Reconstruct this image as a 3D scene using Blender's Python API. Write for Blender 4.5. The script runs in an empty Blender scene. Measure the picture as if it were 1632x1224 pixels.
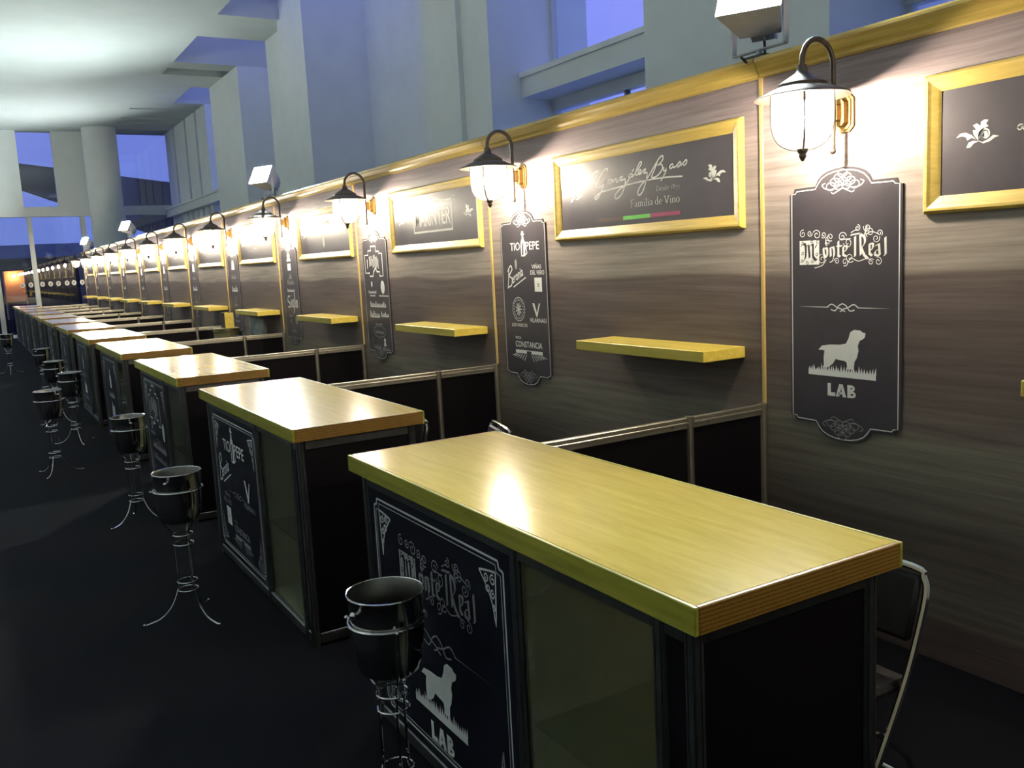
import bpy, bmesh, math, random
from mathutils import Vector, Matrix
S = bpy.context.scene
COL = S.collection
R = math.radians
random.seed(7)

# ------------------------------------------------------------------ camera
cam_d = bpy.data.cameras.new('camera')
cam = bpy.data.objects.new('camera', cam_d)
COL.objects.link(cam)
cam_d.sensor_width = 36.0
cam_d.lens = 1433.86 / 1632 * 36.0
cam_d.clip_start, cam_d.clip_end = 0.02, 3000
YAW, PIT, ROL = R(30.76), R(8.0), R(-2.95)
fw = Vector((math.sin(YAW) * math.cos(PIT), math.cos(YAW) * math.cos(PIT), -math.sin(PIT)))
rt = Vector((math.cos(YAW), -math.sin(YAW), 0))
up = rt.cross(fw)
r2 = rt * math.cos(ROL) + up * math.sin(ROL)
u2 = up * math.cos(ROL) - rt * math.sin(ROL)
cm = Matrix((r2, u2, -fw)).transposed().to_4x4()
cm.translation = Vector((-3.3306, 0, 1.7793))
cam.matrix_world = cm
S.camera = cam

# ------------------------------------------------------------------ sky and exposure
S.view_settings.view_transform = 'Standard'
S.view_settings.look = 'None'
S.view_settings.exposure = 0.0
S.view_settings.gamma = 1.0
S.view_settings.use_curve_mapping = False
W = bpy.data.worlds.new('dusk_sky')
S.world = W
W.use_nodes = True
wn = W.node_tree
wn.nodes.clear()
wo = wn.nodes.new('ShaderNodeOutputWorld')
wb = wn.nodes.new('ShaderNodeBackground')
wt = wn.nodes.new('ShaderNodeTexCoord')
ws = wn.nodes.new('ShaderNodeSeparateXYZ')
wr = wn.nodes.new('ShaderNodeValToRGB')
wr.color_ramp.elements[0].position = 0.0
wr.color_ramp.elements[0].color = (0.17, 0.25, 0.72, 1)
wr.color_ramp.elements[1].position = 0.25
wr.color_ramp.elements[1].color = (0.25, 0.29, 0.95, 1)
wn.links.new(wt.outputs['Generated'], ws.inputs[0])
wn.links.new(ws.outputs['Z'], wr.inputs[0])
wn.links.new(wr.outputs[0], wb.inputs['Color'])
wb.inputs['Strength'].default_value = 1.12
wn.links.new(wb.outputs[0], wo.inputs[0])

BULB = 1120.0      # lantern bulbs
FLOOD = 2650.0    # floodlights on the wall top

# ------------------------------------------------------------------ materials
MATS = {}


def nodes_of(name):
    m = bpy.data.materials.new(name)
    m.use_nodes = True
    MATS[name] = m
    nt = m.node_tree
    return m, nt, nt.nodes['Principled BSDF']


def add(nt, typ, **kw):
    n = nt.nodes.new(typ)
    for k, v in kw.items():
        if k in n.inputs:
            n.inputs[k].default_value = v
        else:
            setattr(n, k, v)
    return n


def plain(name, col, rough=0.6, metal=0.0, spec=0.5, var=0.0, vscale=6.0, bump=0.0, bscale=200.0):
    m, nt, b = nodes_of(name)
    b.inputs['Base Color'].default_value = (*col, 1)
    b.inputs['Roughness'].default_value = rough
    b.inputs['Metallic'].default_value = metal
    b.inputs['Specular IOR Level'].default_value = spec
    if var or bump:
        tc = add(nt, 'ShaderNodeTexCoord')
    if var:
        nz = add(nt, 'ShaderNodeTexNoise', Scale=vscale, Detail=5.0)
        nt.links.new(tc.outputs['Object'], nz.inputs['Vector'])
        rp = add(nt, 'ShaderNodeValToRGB')
        rp.color_ramp.elements[0].position = 0.3
        rp.color_ramp.elements[1].position = 0.7
        rp.color_ramp.elements[0].color = (*[c * (1 - var) for c in col], 1)
        rp.color_ramp.elements[1].color = (*[min(1, c * (1 + var)) for c in col], 1)
        nt.links.new(nz.outputs['Fac'], rp.inputs[0])
        nt.links.new(rp.outputs[0], b.inputs['Base Color'])
    if bump:
        nb = add(nt, 'ShaderNodeTexNoise', Scale=bscale, Detail=3.0)
        nt.links.new(tc.outputs['Object'], nb.inputs['Vector'])
        bp = add(nt, 'ShaderNodeBump', Strength=bump, Distance=0.004)
        nt.links.new(nb.outputs['Fac'], bp.inputs['Height'])
        nt.links.new(bp.outputs[0], b.inputs['Normal'])
    return m


def grain(name, c0, c1, scale, rough=0.35, rvar=0.0, coat=0.0, bump=0.0):
    """straight wood grain; scale is the noise scale along x, y, z of the part"""
    m, nt, b = nodes_of(name)
    tc = add(nt, 'ShaderNodeTexCoord')
    oi = add(nt, 'ShaderNodeObjectInfo')
    ad = add(nt, 'ShaderNodeVectorMath', operation='MULTIPLY_ADD')
    ad.inputs[1].default_value = (7, 5, 3)
    nt.links.new(oi.outputs['Random'], ad.inputs[0])
    nt.links.new(tc.outputs['Object'], ad.inputs[2])
    mp = add(nt, 'ShaderNodeMapping')
    mp.inputs['Scale'].default_value = scale
    nt.links.new(ad.outputs[0], mp.inputs['Vector'])
    nz = add(nt, 'ShaderNodeTexNoise', Scale=1.0, Detail=8.0, Roughness=0.62, Distortion=0.6)
    nt.links.new(mp.outputs[0], nz.inputs['Vector'])
    rp = add(nt, 'ShaderNodeValToRGB')
    rp.color_ramp.elements[0].position = 0.32
    rp.color_ramp.elements[1].position = 0.68
    rp.color_ramp.elements[0].color = (*c0, 1)
    rp.color_ramp.elements[1].color = (*c1, 1)
    nt.links.new(nz.outputs['Fac'], rp.inputs[0])
    nt.links.new(rp.outputs[0], b.inputs['Base Color'])
    b.inputs['Roughness'].default_value = rough
    if rvar:
        mr = add(nt, 'ShaderNodeMapRange')
        mr.inputs['To Min'].default_value = rough - rvar
        mr.inputs['To Max'].default_value = rough + rvar
        nt.links.new(nz.outputs['Fac'], mr.inputs['Value'])
        nt.links.new(mr.outputs[0], b.inputs['Roughness'])
    if coat:
        b.inputs['Coat Weight'].default_value = coat
        b.inputs['Coat Roughness'].default_value = 0.12
    if bump:
        bp = add(nt, 'ShaderNodeBump', Strength=bump, Distance=0.002)
        nt.links.new(nz.outputs['Fac'], bp.inputs['Height'])
        nt.links.new(bp.outputs[0], b.inputs['Normal'])
    return m


def emit(name, col, strength):
    m, nt, b = nodes_of(name)
    nt.nodes.remove(b)
    e = add(nt, 'ShaderNodeEmission', Color=(*col, 1), Strength=strength)
    nt.links.new(e.outputs[0], nt.nodes['Material Output'].inputs[0])
    return m


def glass(name, tint=(1, 1, 1), ior=1.5, rough=0.0, haze=0.0, hazecol=(1, 1, 1), boost=0.0):
    """thin pane: clear transmission plus Fresnel mirror, optionally a little diffusing haze"""
    m, nt, b = nodes_of(name)
    nt.nodes.remove(b)
    tr = add(nt, 'ShaderNodeBsdfTransparent', Color=(*tint, 1))
    gl = add(nt, 'ShaderNodeBsdfGlossy', Roughness=rough)
    lw = add(nt, 'ShaderNodeLayerWeight', Blend=0.5)
    pw = add(nt, 'ShaderNodeMath', operation='POWER')
    pw.inputs[1].default_value = 5.0
    nt.links.new(lw.outputs['Facing'], pw.inputs[0])
    ml = add(nt, 'ShaderNodeMath', operation='MULTIPLY_ADD', use_clamp=True)
    ml.inputs[1].default_value = 0.9
    ml.inputs[2].default_value = 0.04 + boost
    nt.links.new(pw.outputs[0], ml.inputs[0])
    mx = add(nt, 'ShaderNodeMixShader')
    fac = ml.outputs[0]
    nt.links.new(fac, mx.inputs[0])
    if haze:
        tl = add(nt, 'ShaderNodeBsdfTranslucent', Color=(*hazecol, 1))
        m2 = add(nt, 'ShaderNodeMixShader')
        m2.inputs[0].default_value = haze
        nt.links.new(tr.outputs[0], m2.inputs[1])
        nt.links.new(tl.outputs[0], m2.inputs[2])
        nt.links.new(m2.outputs[0], mx.inputs[1])
    else:
        nt.links.new(tr.outputs[0], mx.inputs[1])
    nt.links.new(gl.outputs[0], mx.inputs[2])
    nt.links.new(mx.outputs[0], nt.nodes['Material Output'].inputs[0])
    return m


def wall_print():
    """wood-effect print on the booth wall: wide horizontal boards of different tone, grain along y"""
    m, nt, b = nodes_of('printed_wood')
    tc = add(nt, 'ShaderNodeTexCoord')
    oi = add(nt, 'ShaderNodeObjectInfo')
    sx = add(nt, 'ShaderNodeSeparateXYZ')
    nt.links.new(tc.outputs['Object'], sx.inputs[0])
    off = add(nt, 'ShaderNodeVectorMath', operation='MULTIPLY_ADD')
    off.inputs[1].default_value = (0, 9, 0)
    nt.links.new(oi.outputs['Random'], off.inputs[0])
    nt.links.new(tc.outputs['Object'], off.inputs[2])
    # slow waviness of the grain
    mp0 = add(nt, 'ShaderNodeMapping')
    mp0.inputs['Scale'].default_value = (1, 0.9, 2.2)
    nt.links.new(off.outputs[0], mp0.inputs['Vector'])
    n0 = add(nt, 'ShaderNodeTexNoise', Scale=1.0, Detail=2.0)
    nt.links.new(mp0.outputs[0], n0.inputs['Vector'])
    # bands by height
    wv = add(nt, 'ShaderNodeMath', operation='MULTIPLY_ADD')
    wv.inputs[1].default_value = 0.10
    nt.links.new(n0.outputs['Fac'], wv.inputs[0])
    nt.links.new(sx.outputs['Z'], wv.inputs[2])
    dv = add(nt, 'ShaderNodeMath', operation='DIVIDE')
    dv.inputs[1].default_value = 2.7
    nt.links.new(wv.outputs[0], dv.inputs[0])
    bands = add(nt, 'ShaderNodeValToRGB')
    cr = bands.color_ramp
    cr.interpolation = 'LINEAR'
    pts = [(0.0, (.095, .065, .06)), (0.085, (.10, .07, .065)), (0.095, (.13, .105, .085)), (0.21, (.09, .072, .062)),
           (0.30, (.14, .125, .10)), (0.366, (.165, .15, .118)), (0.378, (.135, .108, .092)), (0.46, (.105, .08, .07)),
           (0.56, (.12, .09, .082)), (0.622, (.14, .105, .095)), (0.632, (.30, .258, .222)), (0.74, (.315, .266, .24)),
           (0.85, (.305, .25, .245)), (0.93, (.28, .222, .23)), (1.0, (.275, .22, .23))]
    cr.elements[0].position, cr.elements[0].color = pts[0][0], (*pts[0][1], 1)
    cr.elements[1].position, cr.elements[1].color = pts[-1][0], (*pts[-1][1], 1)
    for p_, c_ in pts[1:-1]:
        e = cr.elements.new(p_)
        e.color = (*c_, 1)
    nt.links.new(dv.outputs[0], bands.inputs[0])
    # fine grain
    cmb = add(nt, 'ShaderNodeVectorMath', operation='MULTIPLY_ADD')
    cmb.inputs[1].default_value = (0, 0, 0.05)
    nt.links.new(n0.outputs['Fac'], cmb.inputs[0])
    nt.links.new(off.outputs[0], cmb.inputs[2])
    mp1 = add(nt, 'ShaderNodeMapping')
    mp1.inputs['Scale'].default_value = (1, 1.1, 34)
    nt.links.new(cmb.outputs[0], mp1.inputs['Vector'])
    n1 = add(nt, 'ShaderNodeTexNoise', Scale=1.0, Detail=9.0, Roughness=0.66, Distortion=0.15)
    nt.links.new(mp1.outputs[0], n1.inputs['Vector'])
    r1 = add(nt, 'ShaderNodeMapRange')
    r1.inputs['From Min'].default_value = 0.3
    r1.inputs['From Max'].default_value = 0.7
    r1.inputs['To Min'].default_value = 0.60
    r1.inputs['To Max'].default_value = 1.26
    nt.links.new(n1.outputs['Fac'], r1.inputs['Value'])
    mu = add(nt, 'ShaderNodeVectorMath', operation='SCALE')
    nt.links.new(bands.outputs[0], mu.inputs[0])
    nt.links.new(r1.outputs[0], mu.inputs['Scale'])
    nt.links.new(mu.outputs[0], b.inputs['Base Color'])
    b.inputs['Roughness'].default_value = 0.42
    b.inputs['Specular IOR Level'].default_value = 0.35
    return m


def ply_edge(name, c0, c1, scale, rough):
    m, nt, b = nodes_of(name)
    tc = add(nt, 'ShaderNodeTexCoord')
    wv = add(nt, 'ShaderNodeTexWave', bands_direction='Z', Scale=scale, Distortion=3.0, Detail=4.0)
    wv.inputs['Detail Scale'].default_value = 6.0
    nt.links.new(tc.outputs['Object'], wv.inputs['Vector'])
    rp = add(nt, 'ShaderNodeValToRGB')
    rp.color_ramp.elements[0].color = (*c0, 1)
    rp.color_ramp.elements[1].color = (*c1, 1)
    nt.links.new(wv.outputs['Fac'], rp.inputs[0])
    nt.links.new(rp.outputs[0], b.inputs['Base Color'])
    b.inputs['Roughness'].default_value = rough
    return m


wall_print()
plain('carpet', (.0055, .0055, .0085), 0.95, spec=0.1, var=0.35, vscale=140, bump=0.6, bscale=420)
plain('white_plaster', (.80, .84, .83), 0.8, spec=0.2, var=0.03, vscale=2)
plain('ceiling_paint', (.60, .65, .64), 0.75, spec=0.25, var=0.03, vscale=1.5)
plain('hall_wall_paint', (.38, .40, .40), 0.9, spec=0.1, var=0.05, vscale=1)
plain('white_mullion', (.62, .66, .64), 0.5, var=0.04, vscale=5)
plain('dark_window_frame', (.05, .055, .06), 0.4)
plain('black_laminate', (.004, .003, .005), 0.5, spec=0.15, var=0.2, vscale=30)
plain('partition_laminate', (.004, .003, .0045), 0.55, spec=0.12, var=0.2, vscale=30)
plain('aluminium', (.47, .44, .36), 0.36, metal=0.9, var=0.08, vscale=25)
plain('dark_aluminium', (.15, .155, .155), 0.36, metal=0.9, var=0.1, vscale=25)
plain('chrome', (.72, .72, .72), 0.09, metal=1.0, var=0.04, vscale=20)
plain('steel', (.52, .50, .47), 0.13, metal=1.0, var=0.06, vscale=9)
plain('brushed_lining', (.24, .23, .21), 0.34, metal=1.0, var=0.15, vscale=14)
plain('box_dark_brown', (.06, .03, .015), 0.6, var=0.2, vscale=12)
plain('black_vinyl', (.010, .009, .010), 0.5, spec=0.2, var=0.2, vscale=40, bump=0.3, bscale=300)
plain('sign_black', (.075, .064, .076), 0.33, spec=0.5, var=0.06, vscale=12)
plain('plaque_black', (.040, .034, .041), 0.40, spec=0.5, var=0.06, vscale=12)
plain('poster_navy', (.008, .009, .017), 0.4, spec=0.2, var=0.08, vscale=12)
plain('print_white', (.76, .78, .75), 0.5, spec=0.3, var=0.02, vscale=30)
plain('print_dim', (.30, .30, .30), 0.5, spec=0.3, var=0.05, vscale=30)
plain('print_green', (.16, .62, .10), 0.5, spec=0.3, var=0.03, vscale=30)
plain('print_red', (.36, .06, .14), 0.5, spec=0.3, var=0.03, vscale=30)
plain('print_brown', (.10, .05, .045), 0.5, spec=0.3, var=0.05, vscale=30)
plain('bronze', (.060, .046, .036), 0.5, metal=0.3, var=0.25, vscale=40)
plain('brass', (.42, .26, .09), 0.34, metal=0.85, var=0.2, vscale=40)
plain('flood_housing', (.55, .56, .58), 0.45, var=0.05, vscale=20)
plain('black_plastic', (.02, .02, .02), 0.5, var=0.1, vscale=30)
plain('grey_cloth', (.22, .25, .25), 0.9, spec=0.1, var=0.25, vscale=14, bump=0.5, bscale=60)
plain('black_cloth', (.010, .010, .012), 0.9, spec=0.1, var=0.25, vscale=14, bump=0.5, bscale=60)
plain('white_paper', (.6, .59, .5), 0.8, var=0.05, vscale=14)
plain('olive_plastic', (.12, .11, .05), 0.5, var=0.1, vscale=10)
plain('showcase_board', (.42, .42, .32), 0.7, spec=0.2, var=0.06, vscale=8)
plain('hill_dark', (.012, .013, .016), 1.0, spec=0.0, var=0.3, vscale=.02)
plain('hill_blue', (.05, .09, .16), 1.0, spec=0.0, var=0.2, vscale=.01)
plain('asphalt', (.012, .011, .012), 1.0, spec=0.0, var=0.2, vscale=.5)
plain('canopy_dark', (.06, .045, .05), 0.8, spec=0.2, var=0.3, vscale=.8)
plain('tower_blue', (.12, .14, .30), 0.8, spec=0.2, var=0.1, vscale=.8)
plain('kiosk_wall', (.55, .30, .15), 0.8, spec=0.2, var=0.1, vscale=2)
plain('decal_white', (.70, .70, .62), 0.6, var=0.05, vscale=9)
grain('counter_veneer', (.45, .34, .06), (.55, .42, .095), (34, 3.2, 30), rough=0.17, rvar=0.0, coat=0.0)
ply_edge('counter_end_ply', (.13, .062, .006), (.30, .165, .022), 33, 0.45)
grain('counter_front_edge', (.25, .24, .018), (.42, .38, .05), (30, 3.0, 55), rough=0.38)
grain('shelf_wood', (.58, .44, .06), (.74, .58, .11), (25, 2.5, 30), rough=0.4)
grain('pine_moulding', (.46, .32, .06), (.68, .50, .14), (40, 1.6, 40), rough=0.28, coat=0.3)
grain('pine_frame', (.52, .37, .075), (.70, .52, .14), (40, 3.0, 40), rough=0.45)
grain('pine_batten', (.46, .33, .10), (.62, .46, .17), (40, 40, 3.0), rough=0.4)
emit('bulb_glow', (1.0, .87, .70), BULB)
emit('flood_glow', (.90, 1.0, .97), FLOOD)
emit('outdoor_lamp_glow', (1.0, .66, .32), 260.0)
glass('clear_glass', (.97, .99, .98))
glass('far_glass', (.90, .94, .97), boost=0.11)
glass('lantern_glass', (.98, .97, .94), haze=0.02, hazecol=(1, .93, .8), rough=0.05)
glass('showcase_glass', (.95, .975, .95), boost=0.01)


def translucent_panel():
    m, nt, b = nodes_of('frosted_back')
    nt.nodes.remove(b)
    d = add(nt, 'ShaderNodeBsdfDiffuse', Color=(.74, .74, .60, 1))
    t = add(nt, 'ShaderNodeBsdfTranslucent', Color=(.74, .74, .60, 1))
    x = add(nt, 'ShaderNodeMixShader')
    x.inputs[0].default_value = 0.68
    nt.links.new(d.outputs[0], x.inputs[1])
    nt.links.new(t.outputs[0], x.inputs[2])
    nt.links.new(x.outputs[0], nt.nodes['Material Output'].inputs[0])


translucent_panel()


# ------------------------------------------------------------------ mesh helpers
class MB:
    def __init__(s):
        s.v, s.f = [], []

    def raw(s, v, f):
        o = len(s.v)
        s.v += [tuple(p) for p in v]
        s.f += [tuple(i + o for i in q) for q in f]
        return s

    def box(s, x0, x1, y0, y1, z0, z1):
        return s.raw([(x0, y0, z0), (x1, y0, z0), (x1, y1, z0), (x0, y1, z0), (x0, y0, z1), (x1, y0, z1), (x1, y1, z1), (x0, y1, z1)],
                     [(0, 3, 2, 1), (4, 5, 6, 7), (0, 1, 5, 4), (1, 2, 6, 5), (2, 3, 7, 6), (3, 0, 4, 7)])

    def bbox(s, x0, x1, y0, y1, z0, z1, c=0.003):
        """box with chamfered edges"""
        bm = bmesh.new()
        bmesh.ops.create_cube(bm, size=1)
        for v in bm.verts:
            v.co = Vector(((x0 + x1) / 2 + v.co.x * (x1 - x0), (y0 + y1) / 2 + v.co.y * (y1 - y0), (z0 + z1) / 2 + v.co.z * (z1 - z0)))
        bmesh.ops.bevel(bm, geom=list(bm.edges), offset=c, segments=1, affect='EDGES', profile=0.5)
        bm.verts.index_update()
        s.raw([v.co for v in bm.verts], [[v.index for v in f.verts] for f in bm.faces])
        bm.free()
        return s

    def prism(s, poly, axis, a, b):
        """closed polygon extruded along an axis; poly is in the two other axes, in cyclic order"""
        n = len(poly)

        def P(q, t):
            return {'x': (t, q[0], q[1]), 'y': (q[1], t, q[0]), 'z': (q[0], q[1], t)}[axis]
        v = [P(q, a) for q in poly] + [P(q, b) for q in poly]
        f = [tuple(reversed(range(n))), tuple(range(n, 2 * n))]
        f += [(i, (i + 1) % n, n + (i + 1) % n, n + i) for i in range(n)]
        return s.raw(v, f)

    def tube(s, pts, r, n=8, closed=False):
        pts = [Vector(p) for p in pts]
        N = len(pts)
        rs = r if isinstance(r, (list, tuple)) else [r] * N
        v, f = [], []
        nrm = None
        for i, p in enumerate(pts):
            if closed:
                t = (pts[(i + 1) % N] - pts[i - 1]).normalized()
            else:
                t = (pts[min(i + 1, N - 1)] - pts[max(i - 1, 0)]).normalized()
            if nrm is None:
                nrm = t.orthogonal().normalized()
            nrm = (nrm - t * nrm.dot(t)).normalized()
            bn = t.cross(nrm)
            for j in range(n):
                a = 2 * math.pi * j / n
                v.append(p + (nrm * math.cos(a) + bn * math.sin(a)) * rs[i])
        for i in range(N if closed else N - 1):
            for j in range(n):
                a, b = i * n + j, i * n + (j + 1) % n
                k = ((i + 1) % N) * n
                f.append((a, b, k + (j + 1) % n, k + j))
        if not closed:
            f.append(tuple(reversed(range(n))))
            f.append(tuple(range((N - 1) * n, N * n)))
        return s.raw(v, f)

    def lathe(s, prof, n=20, c=(0, 0, 0), capb=True, capt=True):
        v, f = [], []
        for r, z in prof:
            for j in range(n):
                a = 2 * math.pi * j / n
                v.append((c[0] + r * math.cos(a), c[1] + r * math.sin(a), c[2] + z))
        for i in range(len(prof) - 1):
            for j in range(n):
                a, b = i * n + j, i * n + (j + 1) % n
                f.append((a, b, b + n, a + n))
        if capb:
            f.append(tuple(reversed(range(n))))
        if capt:
            f.append(tuple(range((len(prof) - 1) * n, len(prof) * n)))
        return s.raw(v, f)

    def ball(s, c, r, n=8, m=6):
        return s.lathe([(max(1e-4, r * math.sin(math.pi * i / m)), -r * math.cos(math.pi * i / m)) for i in range(m + 1)], n, c)

    def build(s, name, mat, parent=None, smooth=False, mats=None):
        me = bpy.data.meshes.new(name)
        me.from_pydata(s.v, [], s.f)
        me.materials.append(MATS[mat])
        if smooth:
            me.shade_smooth()
            if hasattr(me, 'set_sharp_from_angle'):
                me.set_sharp_from_angle(angle=R(38))
        o = bpy.data.objects.new(name, me)
        COL.objects.link(o)
        o.parent = parent
        return o


def empty(name, loc=(0, 0, 0), rz=0.0):
    o = bpy.data.objects.new(name, None)
    o.empty_display_size = 0.1
    COL.objects.link(o)
    o.location = loc
    o.rotation_euler = (0, 0, rz)
    return o


def tag(o, label, cat, group=None):
    o['label'] = label
    o['category'] = cat
    if group:
        o['group'] = group
    return o


def struct(o):
    o['kind'] = 'structure'
    return o


def copy_tree(o, parent=None):
    c = o.copy()
    COL.objects.link(c)
    c.parent = parent
    for ch in list(o.children):
        copy_tree(ch, c)
    return c


ORD = ['first', 'second', 'third', 'fourth', 'fifth', 'sixth', 'seventh', 'eighth', 'ninth', 'tenth', 'eleventh', 'twelfth']


def spline(pts, n=6):
    """Catmull-Rom through 2D or 3D points"""
    P = [Vector(p) for p in pts]
    if len(P) < 3:
        return P
    out = []
    for i in range(len(P) - 1):
        a, b, c, d = P[max(i - 1, 0)], P[i], P[i + 1], P[min(i + 2, len(P) - 1)]
        for k in range(n):
            t = k / n
            out.append(0.5 * ((2 * b) + (c - a) * t + (2 * a - 5 * b + 4 * c - d) * t * t + (3 * b - a - 3 * c + d) * t ** 3))
    out.append(P[-1])
    return out


# ------------------------------------------------------------------ flat print: shapes in (u right, v up) facing -x
_TXT = {}


def text_shape(s):
    if s not in _TXT:
        cu = bpy.data.curves.new('lettering', 'FONT')
        cu.body = s
        cu.resolution_u = 3
        cu.offset = 0.010
        ob = bpy.data.objects.new('lettering', cu)
        COL.objects.link(ob)
        bpy.context.view_layer.update()
        dg = bpy.context.evaluated_depsgraph_get()
        me = ob.evaluated_get(dg).to_mesh()
        v = [(p.co.x, p.co.y) for p in me.vertices]
        f = [tuple(q.vertices) for q in me.polygons]
        ob.evaluated_get(dg).to_mesh_clear()
        bpy.data.objects.remove(ob)
        bpy.data.curves.remove(cu)
        x0, x1 = min(p[0] for p in v), max(p[0] for p in v)
        y0, y1 = min(p[1] for p in v), max(p[1] for p in v)
        _TXT[s] = ([((x - x0) / (x1 - x0), (y - y0) / (y1 - y0)) for x, y in v], f)
    return _TXT[s]


class G:
    """collects flat print; off is the distance in front of the board"""

    def __init__(s, off=0.0008):
        s.v, s.f, s.off = [], [], off

    def poly(s, pts):
        o = len(s.v)
        s.v += [(p[0], p[1]) for p in pts]
        s.f.append(tuple(range(o, o + len(pts))))
        return s

    def rect(s, u0, v0, u1, v1):
        return s.poly([(u0, v0), (u1, v0), (u1, v1), (u0, v1)])

    def frame(s, u0, v0, u1, v1, w):
        s.rect(u0, v0, u1, v0 + w).rect(u0, v1 - w, u1, v1)
        return s.rect(u0, v0 + w, u0 + w, v1 - w).rect(u1 - w, v0 + w, u1, v1 - w)

    def line(s, pts, w, closed=False):
        P = [Vector((p[0], p[1])) for p in pts]
        n = len(P)
        L, Rr = [], []
        for i in range(n):
            if closed:
                t = P[(i + 1) % n] - P[i - 1]
            else:
                t = P[min(i + 1, n - 1)] - P[max(i - 1, 0)]
            if t.length < 1e-9:
                t = Vector((1, 0))
            t.normalize()
            q = Vector((-t.y, t.x))
            a = P[i - 1] if (i or closed) else None
            L.append(P[i] + q * w / 2)
            Rr.append(P[i] - q * w / 2)
        for i in range(n if closed else n - 1):
            j = (i + 1) % n
            s.poly([L[i], Rr[i], Rr[j], L[j]])
        return s

    def curve(s, pts, w, n=6):
        return s.line(spline([(p[0], p[1]) for p in pts], n), w)

    def nib(s, pts, wt_, wn_, ang=0.0, smooth=True):
        P = spline(pts, 5) if (smooth and len(pts) > 2) else [Vector(p) for p in pts]
        a = Vector((math.cos(ang), math.sin(ang))) * wt_ / 2
        b = Vector((-math.sin(ang), math.cos(ang))) * wn_ / 2
        for p, q in zip(P[:-1], P[1:]):
            for h in (a, b):
                if abs((q - p).cross(h)) > 1e-9:
                    s.poly([p - h, p + h, q + h, q - h])
        return s

    def text(s, t, u0, v0, u1, v1, shear=0.0, rot=0.0):
        V, F = text_shape(t)
        o = len(s.v)
        c, n = math.cos(rot), math.sin(rot)
        for a, b in V:
            x, y = a * (u1 - u0) + shear * b * (v1 - v0), b * (v1 - v0)
            s.v.append((u0 + x * c - y * n, v0 + x * n + y * c))
        s.f += [tuple(i + o for i in q) for q in F]
        return s

    def spiral(s, cx, cy, r, w, turns=1.3, start=0.0, ccw=1):
        n = int(14 * turns)
        return s.line([(cx + r * (1 - .8 * i / n) * math.cos(start + ccw * 2 * math.pi * turns * i / n),
                        cy + r * (1 - .8 * i / n) * math.sin(start + ccw * 2 * math.pi * turns * i / n)) for i in range(n + 1)], w)

    def ellipse(s, cx, cy, a, b, w=None, n=20):
        P = [(cx + a * math.cos(2 * math.pi * i / n), cy + b * math.sin(2 * math.pi * i / n)) for i in range(n)]
        return s.poly(P) if w is None else s.line(P, w, True)

    def squiggle(s, u0, u1, v, h, w, seed=1):
        """illegible small lettering"""
        rg = random.Random(seed)
        n = max(3, int((u1 - u0) / (h * .62)))
        st = (u1 - u0) / n
        pts = []
        for i in range(n):
            k_ = rg.choice((.55, .6, .65, 1.0)) if i else 1.0
            x = u0 + st * i
            pts += [(x, v + h * .08), (x + st * .55, v + h * .45 * k_), (x + st * .5, v + h * k_), (x + st * .25, v + h * .5 * k_), (x + st * .45, v + h * .02)]
        pts.append((u1, v + h * .2))
        return s.curve(pts, w, 3)

    def build(s, name, mat, parent, cu=0.0, cv=0.0, scale=1.0, x=0.0):
        me = bpy.data.meshes.new(name)
        me.from_pydata([(x - s.off, -(cu + u * scale), cv + v * scale) for u, v in s.v], [], s.f)
        me.materials.append(MATS[mat])
        o = bpy.data.objects.new(name, me)
        COL.objects.link(o)
        o.parent = parent
        return o


def mm(lst):
    return [[(a / 1000, b / 1000) for a, b in st] for st in lst]


SCRIPT = mm([[(-337, 7), (-111, 25), (81, 35), (238, 36), (384, 28)], [(-353, 136), (-396, 128), (-420, 107), (-419, 78), (-389, 67)],
             [(-283, 111), (-266, 127), (-269, 138), (-290, 135), (-326, 110), (-364, 75), (-383, 53), (-374, 36), (-340, 37), (-304, 54), (-287, 72), (-309, 44), (-332, 12), (-361, -17), (-387, -32), (-399, -23), (-374, -7), (-337, 7)],
             [(-242, 72), (-261, 69), (-267, 58), (-252, 51), (-233, 57), (-227, 68), (-242, 72), (-218, 67)],
             [(-215, 72), (-219, 51), (-200, 67), (-184, 72), (-187, 53), (-174, 53), (-160, 65)],
             [(-158, 71), (-123, 79), (-149, 57), (-127, 58), (-102, 60), (-107, 25), (-136, -18), (-177, -42), (-202, -39), (-196, -18), (-157, 7), (-111, 25), (-68, 56), (-66, 70)],
             [(-33, 86), (-57, 83), (-68, 69), (-53, 65), (-33, 80), (-37, 67), (-23, 73), (10, 98), (42, 124), (50, 137), (38, 141), (16, 119), (-4, 87), (1, 73), (17, 78)],
             [(-37, 97), (-19, 109)], [(17, 78), (40, 87), (42, 98), (26, 96), (19, 80), (32, 73), (52, 83)],
             [(52, 87), (85, 99), (66, 76), (83, 78), (95, 75), (87, 36), (57, -17), (27, -40), (9, -32), (16, -11), (49, 20), (81, 35), (120, 67), (160, 106), (195, 138), (219, 152), (233, 150), (229, 131), (205, 113), (181, 107)],
             [(188, 134), (163, 91), (130, 50)], [(181, 107), (215, 108), (227, 96), (214, 71), (176, 49), (144, 45), (130, 50)],
             [(237, 92), (234, 74), (248, 73), (268, 88), (277, 98)], [(277, 98), (251, 63), (223, 33), (211, 19)],
             [(314, 100), (292, 96), (285, 84), (297, 78), (314, 91), (318, 99), (313, 83), (325, 81), (340, 88)],
             [(340, 88), (369, 106), (371, 92), (358, 79), (347, 81), (375, 87)], [(375, 85), (416, 110), (420, 96), (404, 84), (392, 87)]])
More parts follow.
